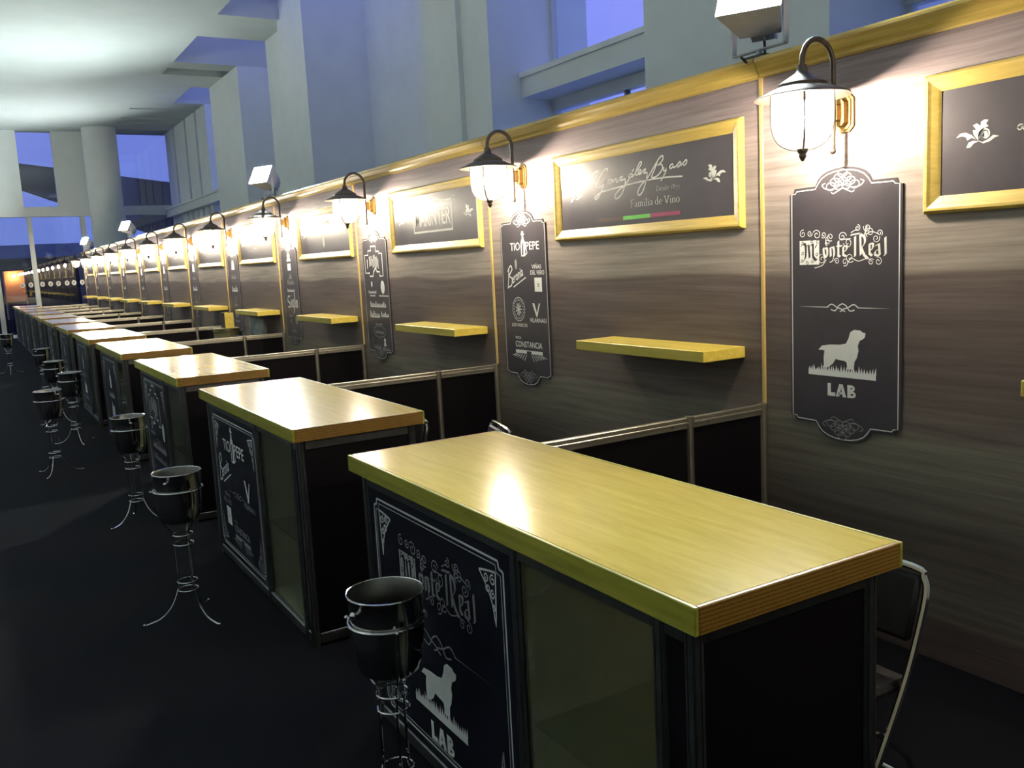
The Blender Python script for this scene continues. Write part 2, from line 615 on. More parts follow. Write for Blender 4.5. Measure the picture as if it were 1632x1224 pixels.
DOG = mm([[(-134, -193), (-113, -172), (-66, -165), (-13, -163), (19, -156), (33, -131), (41, -105), (63, -93), (95, -95), (105, -103), (121, -106), (118, -123), (107, -133), (91, -140), (81, -164), (85, -185), (76, -218), (64, -235), (60, -289), (26, -297), (22, -240), (9, -235), (-20, -232), (-37, -229), (-53, -252), (-80, -270), (-91, -307), (-110, -301), (-103, -260), (-104, -225), (-99, -194), (-114, -192)]])[0]
BLACKLETTER = mm([[(-103, 270), (-101, 242), (-91, 226)], [(-93, 270), (-83, 263), (-83, 235), (-91, 226)], [(-65, 271), (-63, 231)], [(-65, 267), (-50, 271), (-45, 249), (-46, 231)],
                  [(-22, 297), (-22, 233), (-13, 228)], [(-31, 276), (-3, 275)], [(4, 272), (4, 236), (19, 229)], [(4, 272), (21, 274), (20, 256), (6, 250)],
                  [(66, 314), (66, 228)], [(92, 322), (95, 233)], [(92, 322), (113, 309), (115, 283), (97, 263)], [(97, 263), (113, 232), (131, 216)], [(44, 321), (89, 325)],
                  [(139, 279), (140, 238), (152, 228)], [(139, 279), (156, 278), (154, 258), (141, 252)], [(169, 269), (186, 277), (190, 229)], [(187, 254), (169, 247), (169, 231), (188, 228)],
                  [(217, 304), (219, 232), (210, 227)]])
SWASH = mm([[(-46, 231), (-55, 210), (-70, 205)], [(-154, 181), (-111, 192), (-88, 218)], [(32, 205), (46, 222), (82, 207), (124, 217), (148, 211)],
            [(113, 309), (120, 345), (130, 352)], [(120, 318), (150, 330), (185, 318)], [(-87, 285), (-90, 310), (-70, 322)], [(-10, 306), (20, 304), (44, 305)], [(44, 330), (60, 338), (78, 342)]])
M_LETTER = mm([[(-233, 280), (-214, 292), (-204, 279), (-205, 229), (-221, 210)], [(-187, 285), (-181, 228)], [(-204, 279), (-187, 287)], [(-181, 279), (-163, 287), (-161, 234), (-142, 215)], [(-141, 286), (-149, 271)]])
SWIRLS = mm([[(-180, 338), (-220, 337), (-141, 330), (-103, 328), (-65, 317), (-1, 314), (78, 349), (127, 349), (141, 328), (189, 323), (172, 301), (-111, 220), (-31, 209), (13, 205), (39, 223), (148, 202), (183, 204), (28, 289), (-80, 293)]])[0]
LEAF = mm([[(-162, 14), (-147, 28), (-124, 29), (-100, 17), (-82, -2), (-100, 6), (-118, -1), (-123, 12), (-140, 17)], [(-121, -29), (-112, -10), (-94, -5), (-72, -10), (-90, -15), (-105, -29)],
           [(-75, -6), (-93, 18), (-96, 34), (-82, 34), (-96, 52), (-80, 57), (-66, 46), (-64, 61), (-50, 67), (-35, 64), (-44, 51), (-34, 41), (-49, 35), (-61, 26), (-69, 10)],
           [(-81, -4), (-57, -14), (-34, -6), (-16, 6), (7, 0), (-10, -4), (-28, -15), (-54, -20)]])

# ------------------------------------------------------------------ the hall: floor, ceiling, walls, windows
X_L, Y_B, Y_F, Z_C = -11.0, -6.0, 33.45, 6.6
struct(MB().box(X_L - .3, 4.2, Y_B - .3, 34.2, -0.2, 0.0).build('floor', 'carpet'))
XR = 3.6
c = MB().box(X_L - .3, 1.32, Y_B - .3, Y_F + .35, Z_C, Z_C + 1.3)
# strips of soffit between the roof slots along the window wall: (y0, y1, x0)
for y0, y1 in ((Y_B - .3, 1.6), (4.5, 7.2), (9.75, 12.2), (17.98, 19.71), (22.21, 22.88), (23.62, 25.06), (27.4, 28.5), (28.7, 30.1), (30.3, 31.05), (31.25, 32.35), (32.55, Y_F + .35)):
    c.box(1.32, 4.2, y0, y1, Z_C, Z_C + 1.3)
c.box(1.32, 4.2, 22.88, 23.62, Z_C + .22, Z_C + 1.3)
c.box(1.32, 2.3, 25.06, 27.4, Z_C, Z_C + 1.3)
for y0, y1 in ((28.5, 28.7), (30.1, 30.3), (31.05, 31.25), (32.35, 32.55)):
    c.box(1.32, 4.2, y0, y1, Z_C + .12, Z_C + 1.3)
struct(c.build('ceiling', 'ceiling_paint'))
struct(MB().box(X_L - .3, X_L, Y_B, Y_F + .3, 0, Z_C).build('wall_left', 'hall_wall_paint'))
struct(MB().box(X_L, 4.2, Y_B - .3, Y_B, 0, Z_C).build('wall_back', 'hall_wall_paint'))

# window wall behind the booths: columns, transom beam, panes
wr_ = struct(empty('wall_right', (3.0, 14, 0)))
inv = (-3.0, -14, 0)


def rel(o):
    o.location = inv
    return o


for y0, y1, xf, slot in ((-6.0, 1.2, 2.5, None), (4.82, 6.99, 2.5, None), (9.94, 11.77, 2.5, (10.45, 10.75)), (16.66, 18.12, 2.5, None), (18.12, 19.71, 2.72, None),
                         (22.21, 25.06, 2.76, None), (27.4, 28.6, 3.15, None), (28.85, 30.1, 3.15, None), (30.35, 31.9, 3.15, None), (32.15, 33.45, 3.15, None)):
    m = MB()
    if slot:
        m.box(xf, 4.0, y0, slot[0], 0, Z_C).box(xf + .07, 4.0, slot[0], slot[1], 0, Z_C).box(xf, 4.0, slot[1], y1, 0, Z_C)
    else:
        m.box(xf, 4.0, y0, y1, 0, Z_C)
    if abs(y0 - 16.66) < .01:
        m.box(xf, 4.0, y0, 17.97, Z_C, Z_C + 1.3)
    rel(m.build('column', 'white_plaster', wr_))
# solid back of the recess between two of the columns
rel(MB().box(3.75, 4.0, 11.77, 16.66, 0, Z_C + 1.3).build('recess_panel', 'white_plaster', wr_))
rel(MB().box(3.75, 4.0, 19.71, 22.21, 0, Z_C + 1.3).build('recess_panel', 'white_plaster', wr_))
WIN = 0
for y0, y1 in ((1.2, 4.82), (6.99, 9.94), (25.06, 27.4), (28.6, 28.85), (30.1, 30.35), (31.9, 32.15)):
    WIN += 1
    w = struct(empty('window_%d' % WIN, (3.4, (y0 + y1) / 2, 0)))
    h = (y1 - y0) / 2
    b = MB()
    b.box(0.0, .2, -h, h, 0, .35).build('sill_wall', 'white_plaster', w)
    MB().box(.02, .10, -h, -h + min(.09, h * .2), .35, Z_C + 1.0).build('window_frame', 'white_mullion', w)
    MB().box(.02, .10, h - min(.05, h * .2), h, .35, Z_C + 1.0).build('window_frame', 'white_mullion', w)
    MB().box(.05, .058, -h + .02, h - .02, .35, 3.72).build('pane', 'clear_glass', w)
    MB().box(.05, .058, -h + .02, h - .02, 4.05, Z_C + 1.0).build('pane', 'clear_glass', w)
    if y1 - y0 > 1:
        MB().box(.0, .12, -h, h, 3.62, 3.76).build('window_rail', 'white_mullion', w)
        MB().box(.03, .09, -.02, .02, .35, 3.64).build('glazing_bar', 'dark_window_frame', w)
# transom beam, interrupted by the deep columns
t = MB()
for y0, y1 in ((1.2, 4.82), (6.99, 9.94), (25.06, 33.45)):
    t.box(2.95, 3.55, y0, y1, 3.76, 4.05)
    t.box(2.92, 3.0, y0, y1, 4.0, 4.06)
rel(t.build('transom_beam', 'white_plaster', wr_))
m = MB()
for y in (26.2, 27.9, 29.4, 30.9, 32.3):
    m.box(3.12, 3.18, y - .04, y + .04, 2.0, 3.76)
rel(m.build('lower_mullion', 'white_mullion', wr_))

# glazed far wall
wf = struct(empty('wall_far', (0, Y_F, 0)))


def far(m, name, mat):
    o = m.build(name, mat, wf)
    return o


far(MB().box(X_L, 3.15, -.12, .14, 3.87, 4.18), 'lintel', 'white_plaster')
far(MB().box(X_L, 3.15, -.10, .12, 0, .10), 'threshold', 'white_plaster')
for xa, xb in ((-11.0, -8.6), (-7.4, -5.0), (-3.9, -1.43), (-.42, .9)):
    far(MB().box(xa, xb, -.10, .12, 4.18, Z_C), 'spandrel_panel', 'white_plaster')
for x in (-9.6, -8.4, -7.2, -6.0, -4.8, -3.58, -2.42, -1.33, .25, 1.55):
    far(MB().box(x - .07, x + .07, -.06, .08, .10, 3.87), 'mullion', 'white_mullion')
xs = [-11.0, -9.6, -8.4, -7.2, -6.0, -4.8, -3.58, -2.42, -1.33, .25, 1.55, 3.15]
for i in range(len(xs) - 1):
    w = struct(empty('window_%d' % (WIN + 1 + i), (xs[i] / 2 + xs[i + 1] / 2, Y_F, 0)))
    h = (xs[i + 1] - xs[i]) / 2
    MB().box(-h + .05, h - .05, .0, .012, .10, 3.87).build('pane', 'far_glass', w)
for i, (xa, xb) in enumerate(((-8.6, -7.4), (-5.0, -3.9), (-1.43, -.42), (.9, 3.15))):
    w = struct(empty('window_%d' % (WIN + 12 + i), (xa / 2 + xb / 2, Y_F, 4.18)))
    h = (xb - xa) / 2
    MB().box(-h, h, .0, .012, 0, Z_C - 4.18).build('pane', 'far_glass', w)
# round column by the far glazing
m = MB().lathe([(.52, 0), (.52, Z_C)], 40, (.93, 32.55, 0))
struct(m.build('column_round', 'white_plaster', smooth=True))
# row of oval safety stickers on the far glass
k = 0
for x in (-1.74, -1.50, -1.16, -.92, -.69, -.43, -.22, .03):
    o = empty('glass_sticker', (x, Y_F, 1.69))
    MB().prism([(.085 * math.cos(a * R(22.5)), .07 * math.sin(a * R(22.5))) for a in range(16)], 'y', -.006, -.001).build('sticker_film', 'decal_white', o)
    tag(o, 'small oval white sticker on the far glass wall', 'sticker', 'oval stickers in a row on the glass')
    MB().prism([(.05 * math.cos(a * R(30)), .03 * math.sin(a * R(30))) for a in range(12)], 'y', -.0075, -.006).build('sticker_print', 'print_dim', o)

# ------------------------------------------------------------------ outside, beyond the glass
g = struct(MB().box(-400, 400, 34.2, 700, -1.4, -.4).build('ground', 'asphalt'))


def ridge(name, y, base, hts, mat, label):
    n = len(hts)
    pts = spline([(-420 + 840 * i / (n - 1), h) for i, h in enumerate(hts)], 5)
    v, f = [], []
    for p in pts:
        v += [(p[0], y - 25, base), (p[0], y, base + p[1]), (p[0], y + 40, base)]
    for i in range(len(pts) - 1):
        a = 3 * i
        f += [(a, a + 3, a + 4, a + 1), (a + 1, a + 4, a + 5, a + 2)]
    o = MB().raw(v, f).build(name, mat, smooth=True)
    tag(o, label, 'hill')


ridge('hill', 330, -.5, [9, 10, 11, 10, 11.5, 11, 9.6, 10.2, 10, 11, 10, 11.5, 10, 9], 'hill_dark', 'near dark hillside beyond the far glass wall')
ridge('hill', 470, -.5, [16, 18, 20, 19, 21, 19, 18.6, 19.4, 19, 20, 19, 21, 19, 17], 'hill_blue', 'distant hazy blue ridge beyond the far glass wall')
# sloping dark canopy outside
o = empty('canopy', (3, 44, 0))
v = [(-5.83, 0, 7.04), (3.85, 0, 5.76), (3.56, 0, 2.75), (-5.89, 0, 6.51), (-5.83, .5, 7.04), (3.85, .5, 5.76), (3.56, .5, 2.75), (-5.89, .5, 6.51)]
MB().raw(v, [(0, 1, 2, 3), (4, 7, 6, 5), (0, 4, 5, 1), (3, 2, 6, 7), (0, 3, 7, 4), (1, 5, 6, 2)]).build('roof_slab', 'canopy_dark', o)
for x, zt_ in ((-5.4, 6.4), (3.3, 3.0)):
    MB().box(x - .12, x + .12, .1, .4, -.4, zt_).build('post', 'canopy_dark', o)
tag(o, 'dark sloping canopy roof outside the far glass wall', 'canopy')
o = empty('tower', (7.5, 52, 0))
MB().box(-.2, .8, -1, 1, -.4, 7.98).build('tower_shaft', 'tower_blue', o)
MB().raw([(-.22, -1.02, 8.3), (.82, -1.02, 7.95), (.82, 1.02, 7.95), (-.22, 1.02, 8.3), (-.22, -1.02, 8.4), (.82, -1.02, 8.05), (.82, 1.02, 8.05), (-.22, 1.02, 8.4)], [(0, 3, 2, 1), (4, 5, 6, 7), (0, 1, 5, 4), (1, 2, 6, 5), (2, 3, 7, 6), (3, 0, 4, 7)]).build('tower_roof', 'tower_blue', o)
tag(o, 'slim blue-grey tower outside, above the dark canopy', 'tower')
o = empty('lit_shelter', (-.74, 62, -.4))
MB().box(-.56, .48, .6, .7, 0, 2.9).build('back_wall', 'kiosk_wall', o)
MB().box(-.64, .56, -.1, .72, 2.9, 3.0).build('shelter_roof', 'black_plastic', o)
MB().box(-.62, -.56, 0, .7, 0, 2.9).build('side_wall', 'kiosk_wall', o)
MB().box(.48, .54, 0, .7, 0, 2.9).build('side_wall', 'kiosk_wall', o)
MB().lathe([(.02, .08), (.07, .05), (.08, 0), (.06, -.05), (.02, -.08)], 12, (-.05, .3, 2.6)).build('lamp_globe', 'outdoor_lamp_glow', o)
MB().box(-.56, .48, .05, .25, 0, 1.05).build('dark_front_block', 'black_plastic', o)  # dark block added in front to make the lower back wall dark
MB().box(-.06, -.04, .29, .31, 2.66, 2.9).build('lamp_stem', 'black_plastic', o)
tag(o, 'small outdoor shelter with orange lamplit back wall', 'shelter')

# ------------------------------------------------------------------ booth wall: printed panels, battens, cornice
Y0, P, NB = 3.145, 2.635, 12


def YK(k_):
    return Y0 + P * k_


WH = 2.58
wp = struct(empty('wall_partition', (0.03, 14, 0)))


def part(m, name, mat, loc, parent=wp, smooth=False):
    o = m.build(name, mat, parent, smooth)
    o.location = Vector(loc) - Vector(parent.location)
    return o


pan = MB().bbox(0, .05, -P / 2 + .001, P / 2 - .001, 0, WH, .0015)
bat = MB().bbox(-.012, 0, -.011, .011, 1.0, WH - .02, .003)
prof = [(.012, 2.645), (-.052, 2.645), (-.056, 2.636), (-.056, 2.626), (-.046, 2.620), (-.040, 2.606), (-.034, 2.588), (-.022, 2.574), (-.020, 2.562), (-.010, 2.556), (-.001, 2.556), (-.001, 2.585), (.012, 2.585)]
cor = MB().prism([(z, x) for x, z in reversed(prof)], 'y', -P / 2 + .003, P / 2 - .003)
cap = MB().box(.012, .06, -P / 2 + .001, P / 2 - .001, 2.582, 2.64)
p0 = b0 = c0 = k0 = None
for k in range(-2, NB):
    yc = YK(k) - P / 2
    if p0 is None:
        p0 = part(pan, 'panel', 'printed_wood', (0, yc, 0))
        b0 = part(bat, 'batten', 'pine_batten', (0, YK(k), 0))
        c0 = part(cor, 'cornice', 'pine_moulding', (0, yc, 0))
        k0 = part(cap, 'cornice_block', 'pine_frame', (0, yc, 0))
    else:
        for src, y in ((p0, yc), (b0, YK(k)), (c0, yc), (k0, yc)):
            q = src.copy()
            COL.objects.link(q)
            q.location = Vector((0, y, 0)) - Vector(wp.location)
# rear braces that carry the wall
for k in range(-1, NB, 2):
    part(MB().box(.05, .09, -.02, .02, 0, 2.55).box(.05, .62, -.02, .02, .0, .04), 'brace', 'dark_aluminium', (0, YK(k), 0))


# ------------------------------------------------------------------ booth things
def post(m, x, y, z0, z1, r=.02, a=.022):
    """eight-sided grooved exhibition post"""
    pr = []
    for i in range(8):
        an = R(45 * i)
        for d, rr in ((-13, r), (-5, r), (-3, r * .72), (3, r * .72), (5, r), (13, r)):
            pr.append((x + rr * math.cos(an + R(d)), y + rr * math.sin(an + R(d))))
    return m.prism(pr, 'z', z0, z1)


def make_divider():
    t = empty('low_partition', (0, 0, 0))
    for x in (-1.5, -.505, -.022):
        post(MB(), x, 0, 0, 1.0).build('post', 'aluminium', t)
    for xa, xb in ((-1.48, -.525), (-.485, -.042)):
        for z0, z1 in ((.945, .998), (.02, .07)):
            MB().bbox(xa, xb, -.014, .014, z0, z1, .003).bbox(xa, xb, -.018, .018, (z0 + z1) / 2 - .006, (z0 + z1) / 2 + .006, .002).build('rail', 'aluminium', t)
        MB().box(xa, xb, -.004, .004, .065, .95).build('panel', 'partition_laminate', t)
    for x in (-.62, -.40):
        MB().lathe([(.006, 0), (.006, .004), (.001, .006)], 8, (0, 0, 0)).build('screw', 'dark_aluminium', t).matrix_local = Matrix.Translation((x, -.014, .965)) @ Matrix.Rotation(R(90), 4, 'X')
    return t


def ordinal(k_, what):
    return ORD[k_] + ' ' + what if k_ else what


dv = make_divider()
for k in range(NB):
    o = dv if k == 0 else copy_tree(dv)
    o.location = (0, YK(k), 0)
    tag(o, 'low aluminium partition with black panels beside the dog-poster counter' if k == 0 else
        'low black-panelled aluminium partition, %s along from the dog-poster counter' % ORD[k], 'partition', 'low partitions between booths')


def make_lantern():
    t = empty('wall_lantern')
    cx = -.274
    # back plate: octagonal, stepped
    def octp(hw, hh, c_):
        return [(-hw, -hh + c_), (-hw + c_, -hh), (hw - c_, -hh), (hw, -hh + c_), (hw, hh - c_), (hw - c_, hh), (-hw + c_, hh), (-hw, hh - c_)]
    q = MB().prism(octp(.046, .08, .022), 'x', -.012, 0).prism(octp(.036, .07, .018), 'x', -.02, -.012)
    q.build('back_plate', 'brass', t)
    MB().prism(octp(.026, .055, .012), 'x', -.05, -.02).prism(octp(.014, .035, .006), 'x', -.078, -.05).build('boss', 'brass', t)
    # crook arm
    pts = [(-.085, 0, -.152), (-.085, 0, -.05), (-.085, 0, .1), (-.085, 0, .2)]
    for i in range(1, 13):
        a = math.pi * i / 12
        pts.append((-.1795 + .0945 * math.cos(a), 0, .2 + .0945 * math.sin(a)))
    pts.append((cx, 0, .175))
    MB().tube(pts, .0115, 10).ball((-.085, 0, -.16), .014).build('arm', 'bronze', t, True)
    # hood
    MB().lathe([(.018, .185), (.022, .165), (.03, .15), (.052, .138), (.085, .118), (.098, .108), (.1, .096), (.118, .09), (.15, .076), (.192, .058), (.196, .052), (.19, .052), (.148, .068), (.11, .082), (.09, .088)], 28, (cx, 0, 0), True, False).build('hood', 'bronze', t, True)
    # glass bell
    MB().lathe([(.121, .085), (.122, .0), (.12, -.05), (.11, -.095), (.088, -.128), (.05, -.148), (.02, -.153)], 24, (cx, 0, 0), False, False).build('glass_bell', 'lantern_glass', t, True)
    # cage
    cg = MB()
    for j in range(4):
        a = R(45 + 90 * j)
        pp = [(cx + r * math.cos(a), r * math.sin(a), z) for r, z in ((.125, .08), (.126, 0), (.124, -.05), (.114, -.098), (.091, -.132), (.052, -.153), (.012, -.16))]
        cg.tube(spline(pp, 3), .0042, 6)
    cg.build('cage', 'bronze', t, True)
    MB().lathe([(.004, -.205), (.009, -.198), (.016, -.185), (.014, -.175), (.02, -.168), (.024, -.158), (.024, -.154), (.008, -.150)], 12, (cx, 0, 0)).build('finial', 'bronze', t, True)
    MB().lathe([(.016, .10), (.016, .05), (.014, .042)], 12, (cx, 0, 0)).build('socket', 'black_plastic', t)
    MB().lathe([(.012, .042), (.022, .02), (.033, -.01), (.036, -.03), (.03, -.055), (.016, -.07), (.004, -.075)], 14, (cx, 0, 0)).build('bulb', 'bulb_glow', t, True)
    return t


ln = make_lantern()
for k in (*range(NB), -1):
    o = ln if k == 0 else copy_tree(ln)
    o.location = (0, YK(k) - .48, 2.32)
    tag(o, 'lit bronze crook-arm wall lantern above the dog plaque' if k == 0 else
        'lit bronze crook-arm wall lantern past the leaf-ornament sign, away from the dog plaque' if k < 0 else
        'lit bronze crook-arm wall lantern, %s along from the dog plaque' % ORD[k], 'lantern', 'lit lanterns along the booth wall')


def make_shelf():
    t = empty('wall_shelf')
    MB().bbox(-.285, -.001, -.54, .54, 0, .056, .003).build('shelf_board', 'shelf_wood', t)
    for y in (-.3, .3):
        MB().box(-.16, -.001, y - .01, y + .01, -.012, 0).build('hidden_bracket', 'dark_aluminium', t)
    return t


sh = make_shelf()
for k in range(NB):
    o = sh if k == 0 else copy_tree(sh)
    o.location = (0, YK(k) - 1.965 + (0.0), 1.219)
    tag(o, 'thick yellow wooden wall shelf in the dog-plaque booth' if k == 0 else
        'thick yellow wooden wall shelf, %s along from the dog-plaque booth' % ORD[k], 'shelf', 'yellow shelves along the booth wall')


# -------- print motifs
def leaf(g_, cu, cv, s=1.0, flip=1):
    for st in LEAF:
        g_.poly([(cu + flip * s * (u + .055), cv + s * v) for u, v in st][::flip])
    g_.spiral(cu + flip * s * .008, cv + s * .012, .026 * s, .006 * s, 1.2, R(200), -flip)
    g_.ellipse(cu + flip * s * .008, cv + s * .013, .011 * s, .012 * s)


def knot(g_, cu, cv, w, h, lw, flip=1):
    """triangular interlaced scroll ornament, apex up (flip=-1: apex down)"""
    rows = ((0, 1, .16), (.24, 2, .17), (.47, 3, .17), (.70, 4, .17))
    for t_, n, r in rows:
        for i in range(n):
            u = (i - (n - 1) / 2) * w * .19
            g_.ellipse(cu + u, cv + flip * h * (.34 - t_ * .75), w * .11, h * r, lw, 12)
    for sgn in (-1, 1):
        g_.curve([(cu, cv - flip * h * .1), (cu + sgn * w * .2, cv - flip * h * .3), (cu + sgn * w * .40, cv - flip * h * .28), (cu + sgn * w * .5, cv - flip * h * .10), (cu + sgn * w * .42, cv - flip * h * .02)], lw)
        g_.curve([(cu - sgn * w * .02, cv - flip * h * .28), (cu + sgn * w * .12, cv - flip * h * .42), (cu + sgn * w * .22, cv - flip * h * .5), (cu + sgn * w * .28, cv - flip * h * .44)], lw)


def rule(g_, cu, cv, w, lw):
    g_.poly([(cu - w / 2, cv), (cu - w * .16, cv - lw / 2), (cu - w * .16, cv + lw / 2)])
    g_.poly([(cu + w / 2, cv), (cu + w * .16, cv + lw / 2), (cu + w * .16, cv - lw / 2)])
    for s_ in (-1, 1):
        g_.curve([(cu + s_ * w * .17, cv), (cu + s_ * w * .12, cv + w * .028), (cu + s_ * w * .06, cv), (cu, cv - w * .02), (cu + s_ * w * .03, cv - w * .038)], lw * 1.2)
        g_.curve([(cu + s_ * w * .13, cv - w * .02), (cu + s_ * w * .08, cv - w * .03), (cu + s_ * w * .04, cv + w * .015), (cu, cv + w * .035)], lw * 1.2)


def dog(g_, cu, cv, s):
    g_.poly([(cu + s * u, cv + s * max(v, -.272)) for u, v in reversed(DOG)])


def grass(g_, cu, cv, s):
    rg = random.Random(3)
    x = -.19
    g_.rect(cu - .19 * s, cv - .31 * s, cu + .175 * s, cv - .287 * s)
    while x < .17:
        h_ = rg.uniform(.012, .036)
        g_.poly([(cu + s * x, cv - .287 * s), (cu + s * (x + .0134), cv - .287 * s), (cu + s * (x + rg.uniform(.002, .012)), cv + s * (-.287 + h_))])
        x += .0136


def bold_lab(g_, u0, v0, u1, v1):
    w, h_ = (u1 - u0), (v1 - v0)
    b_ = w * .115
    # L
    g_.rect(u0, v0, u0 + b_, v1).rect(u0 + b_, v0, u0 + w * .27, v0 + b_ * .95)
    # A
    a0, a1 = u0 + w * .29, u0 + w * .65
    c_ = (a0 + a1) / 2
    g_.poly([(a0, v0), (a0 + b_ * 1.05, v0), (c_ + b_ * .2, v1), (c_ - b_ * .55, v1)])
    g_.poly([(a1 - b_ * 1.05, v0), (a1, v0), (c_ + b_ * .55, v1), (c_ - b_ * .2, v1)])
    g_.rect(a0 + w * .08, v0 + h_ * .2, a1 - w * .08, v0 + h_ * .38)
    # B
    d = u0 + w * .69
    g_.rect(d, v0, d + b_, v1)
    for zc, rr, wd in ((v0 + h_ * .27, h_ * .27, w * .31), (v0 + h_ * .75, h_ * .25, w * .27)):
        pts = [(d + b_ * .8, zc + rr * .62)] + [(d + wd * .5 + wd * .32 * math.cos(R(a_)), zc + rr * .62 * math.sin(R(a_))) for a_ in range(90, -91, -30)] + [(d + b_ * .8, zc - rr * .62)]
        g_.line(pts, h_ * .19)


def monte(g_, gd, cu, cv, s):
    """blackletter wordmark with a framed initial; gd takes the dark strokes of the initial"""
    def T(p_):
        return [(cu + s * u, cv + s * v) for u, v in p_]
    g_.rect(cu - .239 * s, cv + .196 * s, cu - .127 * s, cv + .306 * s)
    for st in M_LETTER:
        gd.nib(T(st), .014 * s, .003 * s, R(40))
    for u, v in ((-.226, .215), (-.196, .205), (-.165, .208), (-.139, .240), (-.222, .25), (-.222, .296), (-.17, .299), (-.136, .297)):
        gd.spiral(cu + u * s, cv + v * s, .009 * s, .003 * s, 1.1, u * 40)
    for st in BLACKLETTER:
        g_.nib(T(st), .013 * s, .004 * s, R(35), smooth=len(st) > 3)
    for st in SWASH:
        g_.curve(T(st), .0035 * s)
    for i, (u, v) in enumerate(SWIRLS):
        g_.spiral(cu + u * s, cv + v * s, (.015 + .004 * (i % 3)) * s, .0032 * s, 1.35, i * 1.3, 1 if i % 2 else -1)


def tio_pepe(g_, gd, cu, cv, s):
    g_.text('TIO', cu - .185 * s, cv, cu - .055 * s, cv + .055 * s)
    g_.text('PEPE', cu + .022 * s, cv, cu + .19 * s, cv + .055 * s)
    # bottle with hat and jacket
    b_ = cu - .014 * s
    g_.poly([(b_ - .026 * s, cv - .042 * s), (b_ + .026 * s, cv - .042 * s), (b_ + .03 * s, cv + .03 * s), (b_ + .026 * s, cv + .06 * s), (b_ + .012 * s, cv + .078 * s), (b_ + .01 * s, cv + .1 * s), (b_ - .01 * s, cv + .1 * s), (b_ - .012 * s, cv + .078 * s), (b_ - .026 * s, cv + .06 * s), (b_ - .03 * s, cv + .03 * s)])
    g_.ellipse(b_, cv + .108 * s, .024 * s, .006 * s, None, 12)
    g_.rect(b_ - .012 * s, cv + .108 * s, b_ + .012 * s, cv + .128 * s)
    gd.poly([(b_ - .016 * s, cv - .034 * s), (b_ + .004 * s, cv - .034 * s), (b_ + .006 * s, cv + .05 * s), (b_ - .012 * s, cv + .045 * s)])
    g_.curve([(b_ + .026 * s, cv - .03 * s), (b_ + .05 * s, cv - .02 * s), (b_ + .03 * s, cv + .02 * s)], .006 * s)


def beronia(g_, cu, cv, s):
    rot = R(22)
    g_.curve([(cu - .115 * s, cv + .085 * s), (cu - .12 * s, cv + .02 * s), (cu - .135 * s, cv - .06 * s)], .010 * s)
    g_.curve([(cu - .13 * s, cv + .06 * s), (cu - .09 * s, cv + .10 * s), (cu - .07 * s, cv + .075 * s), (cu - .11 * s, cv + .03 * s), (cu - .075 * s, cv + .01 * s), (cu - .085 * s, cv - .035 * s), (cu - .125 * s, cv - .05 * s)], .010 * s)
    g_.text('eronia', cu - .07 * s, cv - .028 * s, cu + .09 * s, cv + .032 * s, .25, rot)
    g_.line([(cu - .06 * s, cv - .05 * s), (cu + .11 * s, cv + .018 * s)], .007 * s)


def constancia(g_, cu, cv, s):
    g_.text('FINCA', cu - .17 * s, cv + .058 * s, cu - .095 * s, cv + .075 * s)
    g_.text('CONSTANCIA', cu - .175 * s, cv, cu + .175 * s, cv + .042 * s)
    g_.rect(cu - .175 * s, cv - .044 * s, cu - .03 * s, cv - .02 * s)
    g_.rect(cu + .03 * s, cv - .044 * s, cu + .175 * s, cv - .02 * s)
    g_.rect(cu - .03 * s, cv - .026 * s, cu + .03 * s, cv - .02 * s)
    for i in range(6):
        for s_ in (-1, 1):
            a = cu + s_ * (.03 + .026 * i) * s
            g_.line([(a, cv - .05 * s), (a + s_ * (.035 + .006 * i) * s, cv - (.095 - .006 * i) * s)], .005 * s)


def oval_seal(g_, cu, cv, a, b, lw):
    g_.ellipse(cu, cv, a, b, lw)
    n = 20
    for i in range(n):
        an = 2 * math.pi * i / n
        g_.line([(cu + a * .72 * math.cos(an), cv + b * .72 * math.sin(an)), (cu + a * .86 * math.cos(an), cv + b * .86 * math.sin(an))], lw * 1.4)
    for i in range(9):
        an = 2 * math.pi * i / 9
        g_.line([(cu + a * .2 * math.cos(an), cv + b * .2 * math.sin(an)), (cu + a * .5 * math.cos(an), cv + b * .55 * math.sin(an))], lw * 2)
    g_.ellipse(cu, cv, a * .14, b * .14)


def zig_badge(g_, cu, cv, s):
    pts = [(-.22, -.09), (-.22, .08), (-.13, .08), (-.13, .12), (-.06, .12), (-.06, .16), (.06, .16), (.06, .11), (.13, .11), (.13, .09), (.2, .09), (.2, -.12), (.12, -.12), (.12, -.08), (.06, -.08), (.03, -.04), (-.02, -.08), (-.04, -.12), (-.12, -.12), (-.12, -.09)]
    g_.line([(cu + s * u, cv + s * v) for u, v in pts], .014 * s, True)
    rg = random.Random(5)
    for i in range(9):
        u = -.11 + .026 * i
        g_.nib([(cu + s * u, cv + s * (.05 + rg.uniform(-.01, .03))), (cu + s * (u + .004), cv + s * (-.04 + rg.uniform(-.02, .02)))], .012 * s, .004 * s, R(30))
    g_.rect(cu - s * .17, cv - s * .05, cu - s * .155, cv + s * .04)


# -------- tall plaques
def plaque_outline(d=0.0):
    """half-metre wide board with domed head and foot and stepped corners, v from 0 at the foot"""
    w, hgt = .297 - d, 1.225
    q = [(w, .098), (w - .022, .095), (w - .030, .072 + d), (.148, .070 + d)]
    for i in range(1, 10):
        a = math.pi * i / 10
        q.append((.142 * math.cos(a) * (1 - d * 3), .070 + d - (.070 - .0) * math.sin(a) ** .85))
    q += [(-.148, .070 + d), (-w + .030, .072 + d), (-w + .022, .095), (-w, .098)]
    r_ = [(u, hgt - v) for u, v in q]
    return [(-u, v) for u, v in q] + [(u, v) for u, v in r_]


